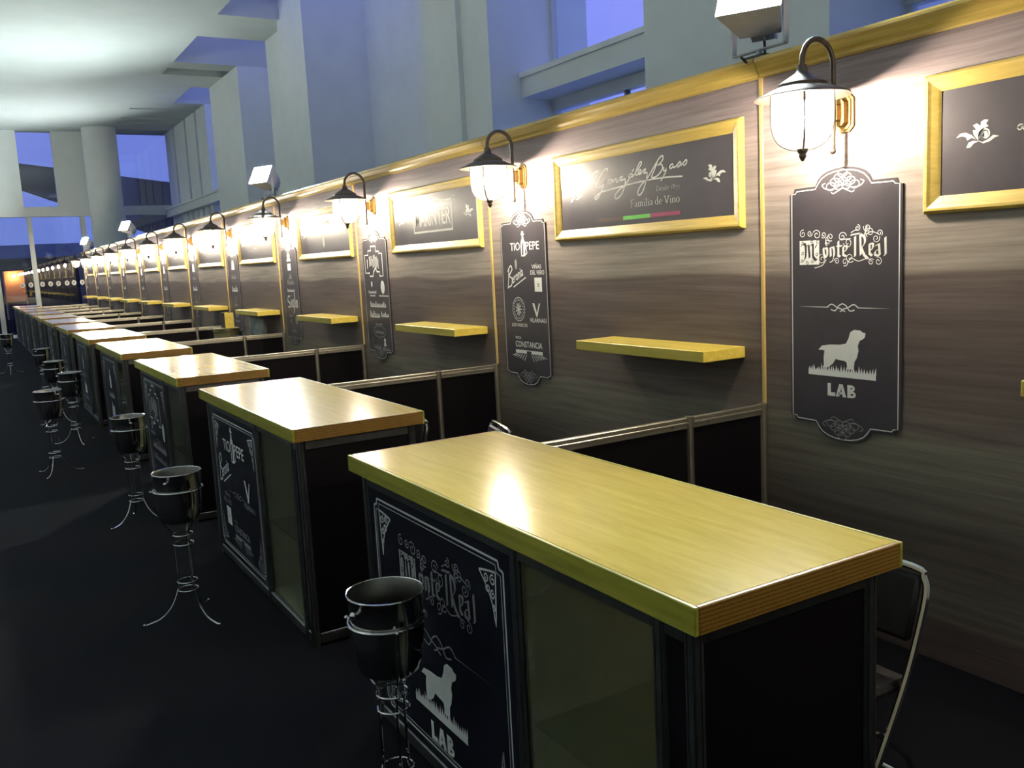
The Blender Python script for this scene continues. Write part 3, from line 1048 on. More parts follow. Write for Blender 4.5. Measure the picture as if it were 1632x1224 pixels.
def make_plaque(name):
    t = empty(name)
    b_ = MB().prism([(-u, v) for u, v in reversed(plaque_outline())], 'x', -.008, -.0005)
    b_.build('board', 'plaque_black', t)
    G().line(plaque_outline(.013), .0045, True).build('border_line', 'print_white', t, x=-.008)
    g_ = G()
    knot(g_, 0, 1.165, .22, .10, .0042)
    g_.build('scroll_ornament', 'print_white', t, x=-.008)
    g_ = G()
    knot(g_, 0, .063, .22, .10, .0035, -1)
    g_.build('scroll_ornament', 'print_dim', t, x=-.008)
    return t


PZ = 0.871
CV = 1.48 - PZ      # height on the board that the traced motifs are measured from


def gp(t, fn, name, mat='print_white', x=-.008, off=.0008):
    g_ = G(off)
    fn(g_)
    return g_.build(name, mat, t, x=x)


def plaque_dog(t):
    g1, g2 = G(), G(.0014)
    monte(g1, g2, 0, CV, 1)
    g1.build('lettering', 'print_white', t, x=-.008)
    g2.build('initial_letter', 'plaque_black', t, x=-.008)
    gp(t, lambda q: rule(q, 0, CV + .004, .49, .004), 'rule_line')
    gp(t, lambda q: dog(q, 0, CV, 1), 'dog_emblem')
    gp(t, lambda q: grass(q, 0, CV, 1), 'grass_emblem', off=.0014)
    gp(t, lambda q: bold_lab(q, -.082, CV - .40, .075, CV - .342), 'lettering')


def plaque_bottle(t):
    g1, g2 = G(), G(.0014)
    tio_pepe(g1, g2, .02, CV + .345, 1)
    g1.build('lettering', 'print_white', t, x=-.008)
    g2.build('bottle_shade', 'plaque_black', t, x=-.008)
    gp(t, lambda q: beronia(q, -.085, CV + .14, 1), 'lettering')
    gp(t, lambda q: q.ellipse(-.10, CV + .25, .016, .035), 'crest', 'print_dim')
    gp(t, lambda q: q.text('VI\u00d1AS', .105, CV + .215, .225, CV + .25).text('DEL VERO', .085, CV + .175, .26, CV + .205), 'lettering')
    gp(t, lambda q: q.rect(.133, CV + .06, .225, CV + .155), 'label_square')
    gp(t, lambda q: q.poly([(.17, CV + .105), (.19, CV + .105), (.18, CV + .12)]).rect(.165, CV + .095, .195, CV + .099), 'label_mark', 'plaque_black', off=.0014)
    gp(t, lambda q: oval_seal(q, -.09, CV - .065, .08, .083, .004), 'oval_seal')
    gp(t, lambda q: q.text('LOS VASCOS', -.19, CV - .188, .015, CV - .165), 'lettering')
    gp(t, lambda q: q.poly([(.092, CV - .02), (.117, CV - .02), (.146, CV - .085), (.176, CV - .02), (.190, CV - .02), (.150, CV - .113), (.138, CV - .113)]).text('VILARNAU', .05, CV - .152, .26, CV - .122), 'lettering')
    gp(t, lambda q: constancia(q, .02, CV - .333, 1), 'lettering')


def plaque_badge(t):
    gp(t, lambda q: zig_badge(q, -.02, CV + .31, 1), 'badge')
    gp(t, lambda q: q.ellipse(-.11, CV + .115, .018, .028).squiggle(-.2, -.01, CV + .03, .025, .008, 2).squiggle(-.17, -.04, CV, .014, .005, 3), 'small_print')
    gp(t, lambda q: q.ellipse(.15, CV + .085, .045, .062).squiggle(.05, .27, CV, .014, .006, 4), 'oval_mark')
    gp(t, lambda q: q.squiggle(-.18, .2, CV - .10, .05, .011, 5), 'script_line')
    gp(t, lambda q: q.squiggle(-.20, .04, CV - .2, .06, .013, 6), 'script_line')
    gp(t, lambda q: q.squiggle(.07, .25, CV - .19, .045, .012, 7), 'script_line')
    gp(t, lambda q: q.ellipse(0, CV - .335, .14, .055, .007).squiggle(-.1, .1, CV - .35, .03, .008, 8).squiggle(-.08, .08, CV - .27, .016, .006, 9), 'crest', 'print_dim')
    gp(t, lambda q: q.poly([(.08, CV - .47), (.10, CV - .43), (.09, CV - .41), (.115, CV - .39), (.14, CV - .41), (.13, CV - .43), (.15, CV - .47)]), 'figure_mark')
    gp(t, lambda q: q.squiggle(-.15, .02, CV - .50, .035, .009, 10).squiggle(.06, .23, CV - .51, .03, .008, 11).rect(-.185, CV - .49, -.178, CV - .40), 'small_print', 'print_dim')


def siglo(g_, cu, cv, s):
    for st in ([(-.05, .095), (-.10, .10), (-.12, .06), (-.06, .035), (-.06, 0), (-.12, .005)], [(-.02, .07), (-.02, 0)], [(-.02, .1), (-.01, .108)],
               [(.05, .068), (.012, .06), (.015, .01), (.05, .01)], [(.05, .075), (.05, -.04), (.02, -.05)], [(.085, .13), (.085, 0)],
               [(.12, .06), (.12, .01), (.145, 0)], [(.12, .065), (.15, .055), (.15, .005)]):
        g_.nib([(cu + s * u, cv + s * v) for u, v in st], .024 * s, .007 * s, R(35), smooth=False)


def plaque_siglo(t):
    gp(t, lambda q: q.poly([(-.09, CV + .39), (.09, CV + .39), (.03, CV + .44), (.06, CV + .45), (0, CV + .50), (-.06, CV + .45), (-.03, CV + .44)]).rect(-.06, CV + .28, .06, CV + .36), 'emblem')
    gp(t, lambda q: q.squiggle(-.12, .14, CV + .12, .05, .014, 12).poly([(-.06, CV + .18), (.08, CV + .18), (.02, CV + .25)]), 'small_print', 'print_dim')
    gp(t, lambda q: q.squiggle(-.14, .14, CV + .03, .035, .011, 13), 'small_print')
    gp(t, lambda q: siglo(q, 0, CV - .16, 1.35), 'lettering')
    gp(t, lambda q: q.squiggle(-.16, -.02, CV - .27, .02, .008, 14).rect(-.10, CV - .36, -.075, CV - .3).ellipse(.12, CV - .31, .045, .05), 'small_print', 'print_dim')
    gp(t, lambda q: q.curve([(-.06, CV - .48), (-.03, CV - .41), (0, CV - .36), (.03, CV - .41), (.06, CV - .48)], .008).squiggle(-.08, .08, CV - .45, .03, .007, 15), 'crest', 'print_dim')


def plaque_generic(t, seed):
    rg = random.Random(seed)
    gp(t, lambda q: q.poly([(-.09, CV + .33), (.09, CV + .33), (.05, CV + .44), (0, CV + .47), (-.05, CV + .44)]), 'emblem')
    gp(t, lambda q: q.rect(-.18, CV + .16, .18, CV + .165).squiggle(-.14, .14, CV + .2, .05, .013, seed), 'small_print', 'print_dim')
    gp(t, lambda q: q.squiggle(-.16, .16, CV + .02, .075, .02, seed + 1), 'script_line')
    gp(t, lambda q: q.rect(-.012, CV - .16, .012, CV - .06).squiggle(-.10, .12, CV - .19, .03, .009, seed + 2), 'small_print', 'print_dim')
    gp(t, lambda q: q.ellipse(.0, CV - .31, .09, .05).squiggle(-.12, .12, CV - .42, .03, .01, seed + 3), 'crest', 'print_dim')


PL = [('tall black plaque with a white dog standing in grass', plaque_dog),
      ('tall black plaque with a bottle emblem, oval seal and several white wordmarks', plaque_bottle),
      ('tall black plaque headed by a zigzag-outlined white badge', plaque_badge),
      ('tall black plaque with large white blackletter word at mid height', plaque_siglo)]
gen = None
for k in range(NB):
    if k < 4:
        t = make_plaque('wall_plaque')
        PL[k][1](t)
        lab = PL[k][0]
    else:
        if gen is None:
            gen = make_plaque('wall_plaque')
            plaque_generic(gen, 21)
            t = gen
        else:
            t = copy_tree(gen)
        lab = 'tall black plaque with small white print, %s along from the dog plaque' % ORD[k]
    t.location = (0, YK(k) - (.468, .435, .42)[min(k, 2)], PZ)
    tag(t, lab, 'plaque', 'tall plaques along the booth wall')


# -------- framed wall signs
FW, FH, FR = 1.655, .535, .068


def make_frame(name):
    t = empty(name)
    hw, hh = FW / 2, FH / 2
    pr = [(0, 0), (-.022, .002), (-.030, .012), (-.030, .022), (-.024, .034), (-.018, .05), (-.014, FR - .008), (-.010, FR), (0, FR)]   # (x, inward)
    sides = [((-hw, -hh), (hw, -hh)), ((hw, -hh), (hw, hh)), ((hw, hh), (-hw, hh)), ((-hw, hh), (-hw, -hh))]
    for (a, b_) in sides:
        A, B = Vector(a), Vector(b_)
        d = (B - A).normalized()
        n = Vector((-d.y, d.x))
        v, f = [], []
        m_ = len(pr)
        for x_, w_ in pr:
            q = A + n * w_ + d * w_
            v.append((x_, q.x, q.y))
        for x_, w_ in pr:
            q = B + n * w_ - d * w_
            v.append((x_, q.x, q.y))
        for i in range(m_):
            j = (i + 1) % m_
            f.append((i, j, m_ + j, m_ + i))
        f += [tuple(range(m_)), tuple(reversed(range(m_, 2 * m_)))]
        MB().raw(v, f).build('frame_rail', 'pine_frame', t)
    MB().box(-.007, -.0005, -hw + FR * .8, hw - FR * .8, -hh + FR * .8, hh - FR * .8).build('sign_board', 'sign_black', t)
    return t


SER = {'F': (.62, [[(.14, 0), (.14, 1)], [(.14, 1), (.58, 1)], [(.14, .52), (.44, .52)]], [(.14, 0), (.14, 1)]),
       'a': (.50, [[(.08, .5), (.2, .62), (.34, .52), (.34, .06), (.44, .02)], [(.34, .36), (.16, .28), (.07, .14), (.16, .01), (.34, .1)]], []),
       'm': (.86, [[(.12, 0), (.12, .62)], [(.12, .5), (.26, .62), (.38, .52), (.38, 0)], [(.38, .5), (.54, .62), (.66, .52), (.66, 0)]], [(.12, 0), (.38, 0), (.66, 0)]),
       'i': (.30, [[(.14, 0), (.14, .62)], [(.14, .80), (.14, .90)]], [(.14, 0)]),
       'l': (.30, [[(.14, 0), (.14, 1.05)]], [(.14, 0)]),
       'd': (.56, [[(.40, 0), (.40, 1.05)], [(.40, .5), (.22, .62), (.08, .45), (.08, .16), (.22, 0), (.40, .12)]], [(.44, 0)]),
       'e': (.50, [[(.10, .34), (.42, .36), (.38, .55), (.24, .63), (.10, .48), (.08, .2), (.22, 0), (.42, .1)]], []),
       'V': (.74, [[(.08, 1), (.36, 0)], [(.62, 1), (.36, 0)]], [(.08, 1), (.62, 1)]),
       'n': (.58, [[(.12, 0), (.12, .62)], [(.12, .5), (.28, .62), (.42, .52), (.42, 0)]], [(.12, 0), (.42, 0)]),
       'o': (.56, [[(.26, .63), (.1, .5), (.1, .14), (.26, 0), (.43, .14), (.43, .5), (.26, .63)]], []),
       'D': (.74, [[(.14, 0), (.14, 1)], [(.14, 1), (.42, .98), (.62, .75), (.62, .25), (.42, .02), (.14, 0)]], [(.14, 0), (.14, 1)]),
       's': (.42, [[(.34, .52), (.2, .63), (.08, .5), (.2, .34), (.34, .2), (.22, 0), (.07, .1)]], []),
       '1': (.36, [[(.16, 0), (.16, .62)]], [(.16, 0)]),
       '8': (.52, [[(.26, .5), (.1, .7), (.26, .95), (.42, .72), (.26, .5), (.08, .24), (.26, 0), (.44, .24), (.26, .5)]], []),
       '3': (.48, [[(.1, .55), (.25, .65), (.38, .5), (.2, .33), (.4, .12), (.25, -.22), (.08, -.15)]], []),
       '5': (.48, [[(.38, .62), (.14, .62), (.12, .33), (.3, .36), (.4, .1), (.25, -.22), (.08, -.15)]], []), ' ': (.26, [], [])}


def serif(g_, s, u0, v0, u1, h):
    tot = sum(SER[c_][0] for c_ in s)
    k_ = (u1 - u0) / tot
    x = u0
    for c_ in s:
        adv, st, sf = SER[c_]
        for q in st:
            g_.nib([(x + a * k_, v0 + b_ * h) for a, b_ in q], h * .15, h * .06, 0.0, smooth=len(q) > 3)
        for a, b_ in sf:
            g_.rect(x + (a - .13) * k_, v0 + b_ * h - h * .025 * (0 if b_ == 0 else 2), x + (a + .13) * k_, v0 + b_ * h + h * .025 * (2 if b_ == 0 else 0))
        x += adv * k_


def sign_script(t):
    """handwritten signature with underline; board centre is 4.09 -> shifts the traced marks"""
    du = .0
    g_ = G()
    for st in SCRIPT:
        g_.curve([(u + du, v) for u, v in st], .0085, 5)
    g_.build('lettering', 'print_white', t, x=-.007)
    gp(t, lambda q: serif(q, 'Desde 1835', .169, -.031, .362, .026), 'lettering', x=-.007)
    gp(t, lambda q: serif(q, 'Familia de Vino', -.06, -.104, .362, .042), 'lettering', x=-.007)
    gp(t, lambda q: q.rect(-.38, -.171, -.133, -.149), 'colour_bar', 'print_brown', x=-.007)
    gp(t, lambda q: q.rect(-.133, -.171, .11, -.149), 'colour_bar', 'print_green', x=-.007)
    gp(t, lambda q: q.rect(.11, -.171, .362, -.149), 'colour_bar', 'print_red', x=-.007)


def leaves(t, us):
    for u, fl in us:
        gp(t, lambda q: leaf(q, u, .0, 1.0, fl), 'leaf_ornament', x=-.007)


def sign_marinter(t):
    gp(t, lambda q: q.frame(-.36, -.115, .36, .135, .017), 'lettering_box', x=-.007)
    gp(t, lambda q: q.text('MARINTER', -.325, -.06, .325, .075), 'lettering', x=-.007)
    gp(t, lambda q: q.ellipse(.40, .135, .016, .016, .006, 10), 'small_mark', x=-.007)


def sign_initial(t):
    g_ = G()
    for st in ([(-.42, .0), (-.445, .025), (-.46, .02)], [(-.415, .02), (-.415, -.05), (-.40, -.06)], [(-.40, .02), (-.36, .03)], [(-.39, .0), (-.39, -.05), (-.37, -.055)]):
        g_.nib(st, .014, .005, R(35), smooth=False)
    g_.spiral(-.45, .018, .014, .005, 1.2)
    g_.build('lettering', 'print_white', t, x=-.007)


def sign_column(t):
    gp(t, lambda q: q.poly([(-.05, .06), (.05, .06), (.03, 0), (.025, -.12), (0, -.15), (-.025, -.12), (-.03, 0)]).squiggle(-.22, .22, .10, .05, .014, 31), 'emblem', x=-.007)


def sign_generic(t):
    gp(t, lambda q: q.squiggle(-.2, .2, .02, .08, .02, 41).squiggle(-.14, .14, -.07, .04, .011, 42), 'emblem', x=-.007)


FS = [('gold wooden frame around a black sign with leaf ornament, beside the dog plaque', sign_initial),
      ('gold wooden frame around a black sign with white handwritten script and green bar', sign_script),
      ('gold wooden frame around a black sign with white boxed capital letters', sign_marinter),
      ('gold wooden frame around a black sign with a slim tapering white emblem', sign_column)]
gen = None
for k in range(NB):
    if k < 4:
        t = make_frame('framed_sign')
        FS[k][1](t)
        leaves(t, ((-.59, 1), (.60, -1)))
        lab = FS[k][0]
    else:
        if gen is None:
            gen = t = make_frame('framed_sign')
            sign_generic(t)
            leaves(t, ((-.59, 1), (.60, -1)))
        else:
            t = copy_tree(gen)
        lab = 'gold framed black sign, %s along from the dog plaque' % ORD[k]
    t.location = (0, YK(k) - 1.692, 2.132)
    tag(t, lab, 'framed sign', 'gold framed signs along the booth wall')


# -------- counters
CL, CW, CH, CT = 1.92, .66, 1.063, .062


def counter_border(g_, w, h):
    hw, hh, n = w / 2, h / 2, .028
    for ins, lw in ((0, .0075), (.016, .003)):
        a, b_ = hw - ins, hh - ins
        P_ = [(a, -b_ + n), (a, b_ - n), (a - n * .9, b_ - n * .75), (a - n, b_), (-a + n, b_), (-a + n * .9, b_ - n * .75), (-a, b_ - n), (-a, -b_ + n), (-a + n * .9, -b_ + n * .75), (-a + n, -b_), (a - n, -b_), (a - n * .9, -b_ + n * .75)]
        for p_, q_ in zip(P_, P_[1:] + P_[:1]):
            g_.line([p_, q_], lw)


def corner_scroll(g_, cu, cv, sx, sy):
    for u, v, r in ((.02, .03, .018), (.022, .075, .015), (.06, .028, .016), (.05, .06, .014), (.018, .115, .01)):
        g_.spiral(cu + sx * u, cv + sy * v, r, .0055, 1.3, u * 60, sx * sy)
    g_.curve([(cu, cv), (cu + sx * .005, cv + sy * .08), (cu + sx * .012, cv + sy * .17)], .007)
    g_.curve([(cu, cv), (cu + sx * .05, cv + sy * .006), (cu + sx * .1, cv + sy * .015)], .007)
    g_.curve([(cu + sx * .1, cv + sy * .015), (cu + sx * .06, cv + sy * .055), (cu + sx * .03, cv + sy * .1), (cu + sx * .012, cv + sy * .17)], .006)


PW, PH = 1.02, .86
PYC, PZC = .355, .515          # poster centre on the counter front


def poster_dog(pp):
    # pp is the poster board; print coordinates are relative to its centre
    g1, g2 = G(), G(.0014)
    monte(g1, g2, .02, -.115, 1.22)
    return [(g1, 'lettering', 'print_dim'), (g2, 'initial_letter', 'poster_navy')] + \
        [(lambda q: rule(q, 0, -.005, .8, .005), 'rule_line', 'print_dim'), (lambda q: dog(q, .0, .05, 1.08), 'dog_emblem', 'print_white'), (lambda q: grass(q, .0, .05, 1.08), 'grass_emblem', 'print_white'), (lambda q: bold_lab(q, -.09, -.385, .085, -.315), 'lettering', 'print_white')]


def poster_bottle(pp):
    g1, g2 = G(), G(.0014)
    tio_pepe(g1, g2, -.02, .215, 1.25)
    return [(g1, 'lettering', 'print_white'), (g2, 'bottle_shade', 'poster_navy'),
            (lambda q: beronia(q, -.25, .06, 1.15), 'lettering', 'print_white'),
            (lambda q: q.poly([(.17, .10), (.20, .10), (.235, .015), (.275, .10), (.29, .10), (.245, -.02), (.225, -.02)]), 'lettering', 'print_white'),
            (lambda q: q.text('VILARNAU', .13, -.065, .36, -.035), 'lettering', 'print_dim'),
            (lambda q: rule(q, 0, -.03, .5, .004), 'rule_line', 'print_dim'),
            (lambda q: q.text('VI\u00d1AS', -.33, -.08, -.2, -.05).text('DEL VERO', -.36, -.125, -.17, -.095), 'lettering', 'print_dim'),
            (lambda q: q.rect(-.31, -.255, -.21, -.145), 'label_square', 'print_white'),
            (lambda q: q.poly([(-.27, -.21), (-.25, -.21), (-.26, -.19)]), 'label_mark', None),
            (lambda q: constancia(q, .02, -.27, .95), 'lettering', 'print_dim')]


def poster_badge(pp):
    return [(lambda q: zig_badge(q, -.05, .19, 1.15), 'badge', 'print_white'), (lambda q: q.ellipse(.26, .02, .05, .075), 'oval_mark', 'print_white'),
            (lambda q: q.ellipse(-.25, .03, .03, .04).squiggle(-.36, -.12, -.05, .03, .01, 51), 'small_print', 'print_dim'),
            (lambda q: q.squiggle(-.28, .3, -.16, .05, .014, 52), 'script_line', 'print_dim'), (lambda q: q.squiggle(-.3, .28, -.26, .05, .014, 53), 'script_line', 'print_dim'), (lambda q: rule(q, 0, -.09, .6, .004), 'rule_line', 'print_dim')]


def poster_emblem(pp):
    return [(lambda q: q.poly([(-.05, .10), (.05, .10), (.06, .2), (.02, .25), (.02, .3), (-.02, .3), (-.02, .25), (-.06, .2)]), 'bottle_emblem', 'print_white'),
            (lambda q: q.squiggle(-.2, .2, .0, .05, .015, 61), 'script_line', 'print_dim'), (lambda q: q.squiggle(-.25, .25, -.3, .05, .013, 62), 'script_line', 'print_dim'),
            (lambda q: q.poly([(-.12, -.22), (.14, -.22), (.10, -.08), (.02, -.12), (-.05, -.05)]), 'emblem', 'print_white')]


def make_counter(poster, CLn=CL):
    t = empty('bar_counter')
    hl, hw = CLn / 2, CW / 2
    zt = CH - CT
    top = MB().bbox(-hw + .012, hw - .012, -hl + .012, hl - .012, zt + .001, CH - .0005, .002).build('countertop', 'counter_veneer', t)
    MB().bbox(-hw, -hw + .012, -hl, hl, zt, CH, .002).build('front_edge', 'counter_front_edge', top)
    MB().bbox(hw - .012, hw, -hl, hl, zt, CH, .002).build('back_edge', 'counter_front_edge', top)
    MB().bbox(-hw + .012, hw - .012, -hl, -hl + .012, zt, CH, .002).build('end_edge', 'counter_end_ply', top)
    MB().bbox(-hw + .012, hw - .012, hl - .012, hl, zt, CH, .002).build('end_edge', 'counter_end_ply', top)
    bx, by0, by1 = .28, -hl + .06, hl - .06
    ym, yg = -.185, -.80
    for x, y in ((-bx, by0), (-bx, by1), (bx, by0), (bx, by1), (-bx, ym), (bx, ym), (-bx, yg)):
        post(MB(), x, y, 0, zt, .02).build('post', 'dark_aluminium', t)
    def rail(a, b_, z0, z1):
        (xa, ya), (xb, yb) = a, b_
        MB().bbox(min(xa, xb) - (.012 if xa == xb else -.02), max(xa, xb) + (.012 if xa == xb else -.02), min(ya, yb) - (.012 if ya == yb else -.02), max(ya, yb) + (.012 if ya == yb else -.02), z0, z1, .003).build('rail', 'dark_aluminium', t)
    for z0, z1 in ((zt - .05, zt), (.015, .065)):
        rail((-bx, by0), (-bx, yg), z0, z1)
        rail((-bx, yg), (-bx, ym), z0, z1)
        rail((-bx, ym), (-bx, by1), z0, z1)
        rail((bx, by0), (bx, ym), z0, z1)
        rail((bx, ym), (bx, by1), z0, z1)
        rail((-bx, by0), (bx, by0), z0, z1)
        rail((-bx, by1), (bx, by1), z0, z1)
    z0, z1 = .06, zt - .045
    MB().box(-bx + .015, bx - .015, by0 - .004, by0 + .004, z0, z1).build('end_panel', 'black_laminate', t)
    MB().box(-bx + .015, bx - .015, by1 - .004, by1 + .004, z0, z1).build('end_panel', 'black_laminate', t)
    MB().box(bx - .004, bx + .004, ym + .015, by1 - .015, z0, z1).build('back_panel', 'black_laminate', t)
    MB().box(-bx - .003, -bx + .003, by0 + .015, yg - .015, z0, z1).build('filler_panel', 'black_laminate', t)
    # showcase compartment
    MB().box(bx - .004, bx + .002, by0 + .015, ym - .015, z0, z1).build('showcase_back', 'frosted_back', t)
    MB().box(-bx + .015, bx - .015, ym - .004, ym + .004, z0, z1).build('inner_partition', 'showcase_board', t)
    MB().box(-bx + .012, bx - .006, by0 + .01, ym - .006, .062, .078).build('showcase_floor', 'showcase_board', t)
    MB().box(-bx + .02, bx - .02, by0 + .02, ym - .02, .452, .460).build('glass_shelf', 'showcase_glass', t)
    MB().box(-bx - .003, -bx + .003, yg + .015, ym - .015, z0, z1).build('glass_pane', 'showcase_glass', t)
    # poster panel
    pyc = (ym + by1) / 2
    pw = by1 - ym - .03
    pb = MB().box(-.004, .004, -pw / 2, pw / 2, -(z1 - z0) / 2, (z1 - z0) / 2).build('poster_panel', 'poster_navy', t)
    pb.location = (-bx - .002, pyc, (z0 + z1) / 2)
    G_ = G()
    bw, bh = pw * .90, (z1 - z0) * .91
    counter_border(G_, bw, bh)
    G_.build('border_line', 'print_white', pb, x=-.004)
    for sx, sy in ((-1, -1), (1, -1), (-1, 1), (1, 1)):
        q = G()
        corner_scroll(q, sx * (bw / 2 - .045), sy * (bh / 2 - .04), -sx, -sy)
        q.build('corner_scroll', 'print_white' if sy > 0 else 'print_dim', pb, x=-.004)
    for fn, nm, mt in poster(pb):
        if isinstance(fn, G):
            fn.build(nm, mt, pb, x=-.004)
        else:
            q = G(.0014 if mt is None or nm == 'grass_emblem' else .0008)
            fn(q)
            q.build(nm, mt or 'poster_navy', pb, x=-.004)
    return t


CPOS = {0: (1.305, 3.235), 1: (3.93, 5.84), 2: (6.555, 8.375)}
PO = [('bar counter with glossy yellow wooden top and dog poster', poster_dog), ('bar counter with glossy yellow wooden top and bottle-emblem poster', poster_bottle),
      ('bar counter with yellow wooden top and zigzag-badge poster', poster_badge), ('bar counter with yellow wooden top, fourth along from the dog poster', poster_emblem)]
for k in range(NB):
    if k < 4:
        a, b_ = CPOS.get(k, (YK(k) - 1.86, YK(k) + .06))
        t = make_counter(PO[k][1], b_ - a)
        lab = PO[k][0]
        if k == 3:
            gen = t
    else:
        a, b_ = YK(k) - 1.86, YK(k) + .06
        t = copy_tree(gen)
        lab = 'bar counter with yellow wooden top, %s along from the dog poster' % ORD[k]
    t.location = ((-2.155 - 1.495) / 2, (a + b_) / 2, 0)
    tag(t, lab, 'counter', 'bar counters in a row')


# -------- ice buckets on stands
def make_stand():
    t = empty('bucket_stand')
    MB().tube([(.121 * math.cos(R(a)), .121 * math.sin(R(a)), .695) for a in range(0, 360, 15)], .0045, 6, True).build('bucket_ring', 'chrome', t, True)
    for j in range(3):
        a = R(120 * j + 20)
        cs, sn = math.cos(a), math.sin(a)
        pts = [(.122, .69), (.118, .60), (.085, .52), (.052, .47), (.047, .40), (.047, .20), (.052, .16), (.085, .085), (.14, .03), (.2, .011), (.225, .008)]
        MB().tube(spline([(r * cs, r * sn, z) for r, z in pts], 4), .0042, 6).build('leg', 'chrome', t, True)
        MB().ball((.228 * cs, .228 * sn, .0085), .0085).build('ball_foot', 'chrome', t, True)
        MB().ball((.131 * cs, .131 * sn, .695), .008).build('ring_knob', 'chrome', t, True)
    for z in (.455, .405, .205, .160):
        MB().tube([(.05 * math.cos(R(a)), .05 * math.sin(R(a)), z) for a in range(0, 360, 20)], .0035, 6, True).build('tie_ring', 'chrome', t, True)
    return t


def make_bucket():
    t = empty('ice_bucket')
    MB().lathe([(.03, 0), (.07, .004), (.092, .022), (.102, .055), (.110, .12), (.1145, .2), (.1165, .262), (.1205, .268)], 32, (0, 0, 0), True, False).build('bucket_body', 'steel', t, True)
    MB().tube([(.1195 * math.cos(R(a)), .1195 * math.sin(R(a)), .269) for a in range(0, 360, 12)], .003, 6, True).build('rolled_rim', 'chrome', t, True)
    MB().lathe([(.1185, .270), (.1145, .264), (.1125, .2), (.107, .12), (.098, .055), (.085, .025), (.03, .012)], 32, (0, 0, 0), False, True).build('bucket_lining', 'brushed_lining', t, True)
    for s_ in (-1, 1):
        a = R(200 if s_ < 0 else 20)
        MB().tube([(.114 * math.cos(a), .114 * math.sin(a), .235), (.128 * math.cos(a), .128 * math.sin(a), .235)], .006, 8).ball((.133 * math.cos(a), .133 * math.sin(a), .235), .011).build('knob_handle', 'chrome', t, True)
    return t


st0, bk0 = make_stand(), make_bucket()
BK = [(-2.335, 2.50, 'beside the dog-poster counter'), (-2.52, 4.76, 'beside the bottle-emblem counter'), (-2.44, 6.95, 'beside the zigzag-badge counter'),
      (-2.80, 9.25, 'standing off the fourth counter'), (-2.47, 10.85, 'beside the fourth counter'), (-2.50, 12.6, 'beside the fifth counter'), (-2.47, 15.2, 'beside the sixth counter'), (-2.75, 20.4, 'beside the eighth counter')]
for i, (x, y, w_) in enumerate(BK):
    a, b_ = (st0, bk0) if i == 0 else (copy_tree(st0), copy_tree(bk0))
    rz = R(35 * i)
    a.location, b_.location = (x, y, 0), (x, y, .515)
    a.rotation_euler = b_.rotation_euler = (0, 0, rz)
    tag(a, 'chrome wire stand holding an ice bucket ' + w_, 'stand', 'chrome bucket stands in the aisle')
    tag(b_, 'polished steel ice bucket ' + w_, 'bucket', 'steel ice buckets in the aisle')


# -------- folding chairs, front towards -x
def make_chair():
    t = empty('folding_chair')
    hw = .205
    pts = [(-.2, -hw, .012), (-.09, -hw, .20), (.06, -hw, .46), (.13, -hw, .62), (.165, -hw, .73)]
    arc = [(.172, -hw + .012, .775), (.176, -hw + .05, .80)]
    half = pts + arc
    full = half + [(x, -y, z) for x, y, z in reversed(half)]
    MB().tube(spline(full, 4), .0115, 8).build('front_frame', 'chrome', t, True)
    for s_ in (-1, 1):
        MB().tube([(.22, s_ * .18, .012), (.12, s_ * .18, .22), (-.13, s_ * .18, .44)], .010, 8).build('rear_leg', 'chrome', t, True)
        MB().lathe([(.015, 0), (.015, .03), (.012, .034)], 10, (-.2, s_ * hw, 0)).build('rubber_foot', 'black_plastic', t)
        MB().lathe([(.014, 0), (.014, .03), (.011, .034)], 10, (.22, s_ * .18, 0)).build('rubber_foot', 'black_plastic', t)
    MB().tube([(.17, -.18, .115), (.17, .18, .115)], .008, 8).build('cross_bar', 'chrome', t, True)
    MB().tube([(-.12, -hw, .15), (-.12, hw, .15)], .008, 8).build('cross_bar', 'chrome', t, True)
    MB().bbox(-.19, .13, -.185, .185, .435, .475, .014).build('seat', 'black_vinyl', t, True)
    o_ = MB().bbox(-.014, .014, -.19, .19, -.10, .10, .012).build('backrest', 'black_vinyl', t, True)
    o_.location = (.140, 0, .685)
    o_.rotation_euler = (0, R(17), 0)
    return t


ch0 = make_chair()
CHP = [(-1.17, 1.78, 0, 'folding chair with black pads behind the dog-poster counter'),
       (-.90, 4.57, R(-14), 'folding chair with black pads near the wall behind the bottle-emblem counter'),
       (-1.16, 5.21, R(4), 'folding chair with black pads close behind the bottle-emblem counter'),
       (-.55, 6.95, R(-8), 'folding chair with black pads behind the zigzag-badge counter')]
for i, (x, y, rz, lab) in enumerate(CHP):
    o = ch0 if i == 0 else copy_tree(ch0)
    o.location = (x, y, 0)
    o.rotation_euler = (0, 0, rz)
    tag(o, lab, 'chair', 'chrome folding chairs behind the counters')

# -------- things kept in the fifth booth
yb = YK(4)
o = empty('storage_bin', (-.42, yb - 1.42 + .0, 0))
MB().lathe([(.13, 0), (.15, .02), (.17, .98), (.18, 1.0), (.18, 1.03)], 4, (0, 0, 0)).build('bin_body', 'olive_plastic', o)
MB().bbox(-.14, .14, -.14, .14, 1.03, 1.045, .004).build('bin_lid', 'olive_plastic', o)
tag(o, 'tall olive bin standing under a yellow shelf', 'bin')
o = empty('wooden_box', (-.40, yb - 1.42, 1.045))
MB().box(-.043, .043, -.113, .113, 0, .012).build('box_base', 'shelf_wood', o)
for s_ in (-1, 1):
    MB().box(-.057, .057, s_ * .12 - .007, s_ * .12 + .007, 0, .2).build('box_side', 'shelf_wood', o)
    MB().box(s_ * .05 - .007, s_ * .05 + .007, -.113, .113, 0, .2).build('box_side', 'box_dark_brown', o)  # x-facing sides given a darker brown than the rest of the box
tag(o, 'small upright wooden box on the olive bin', 'box')
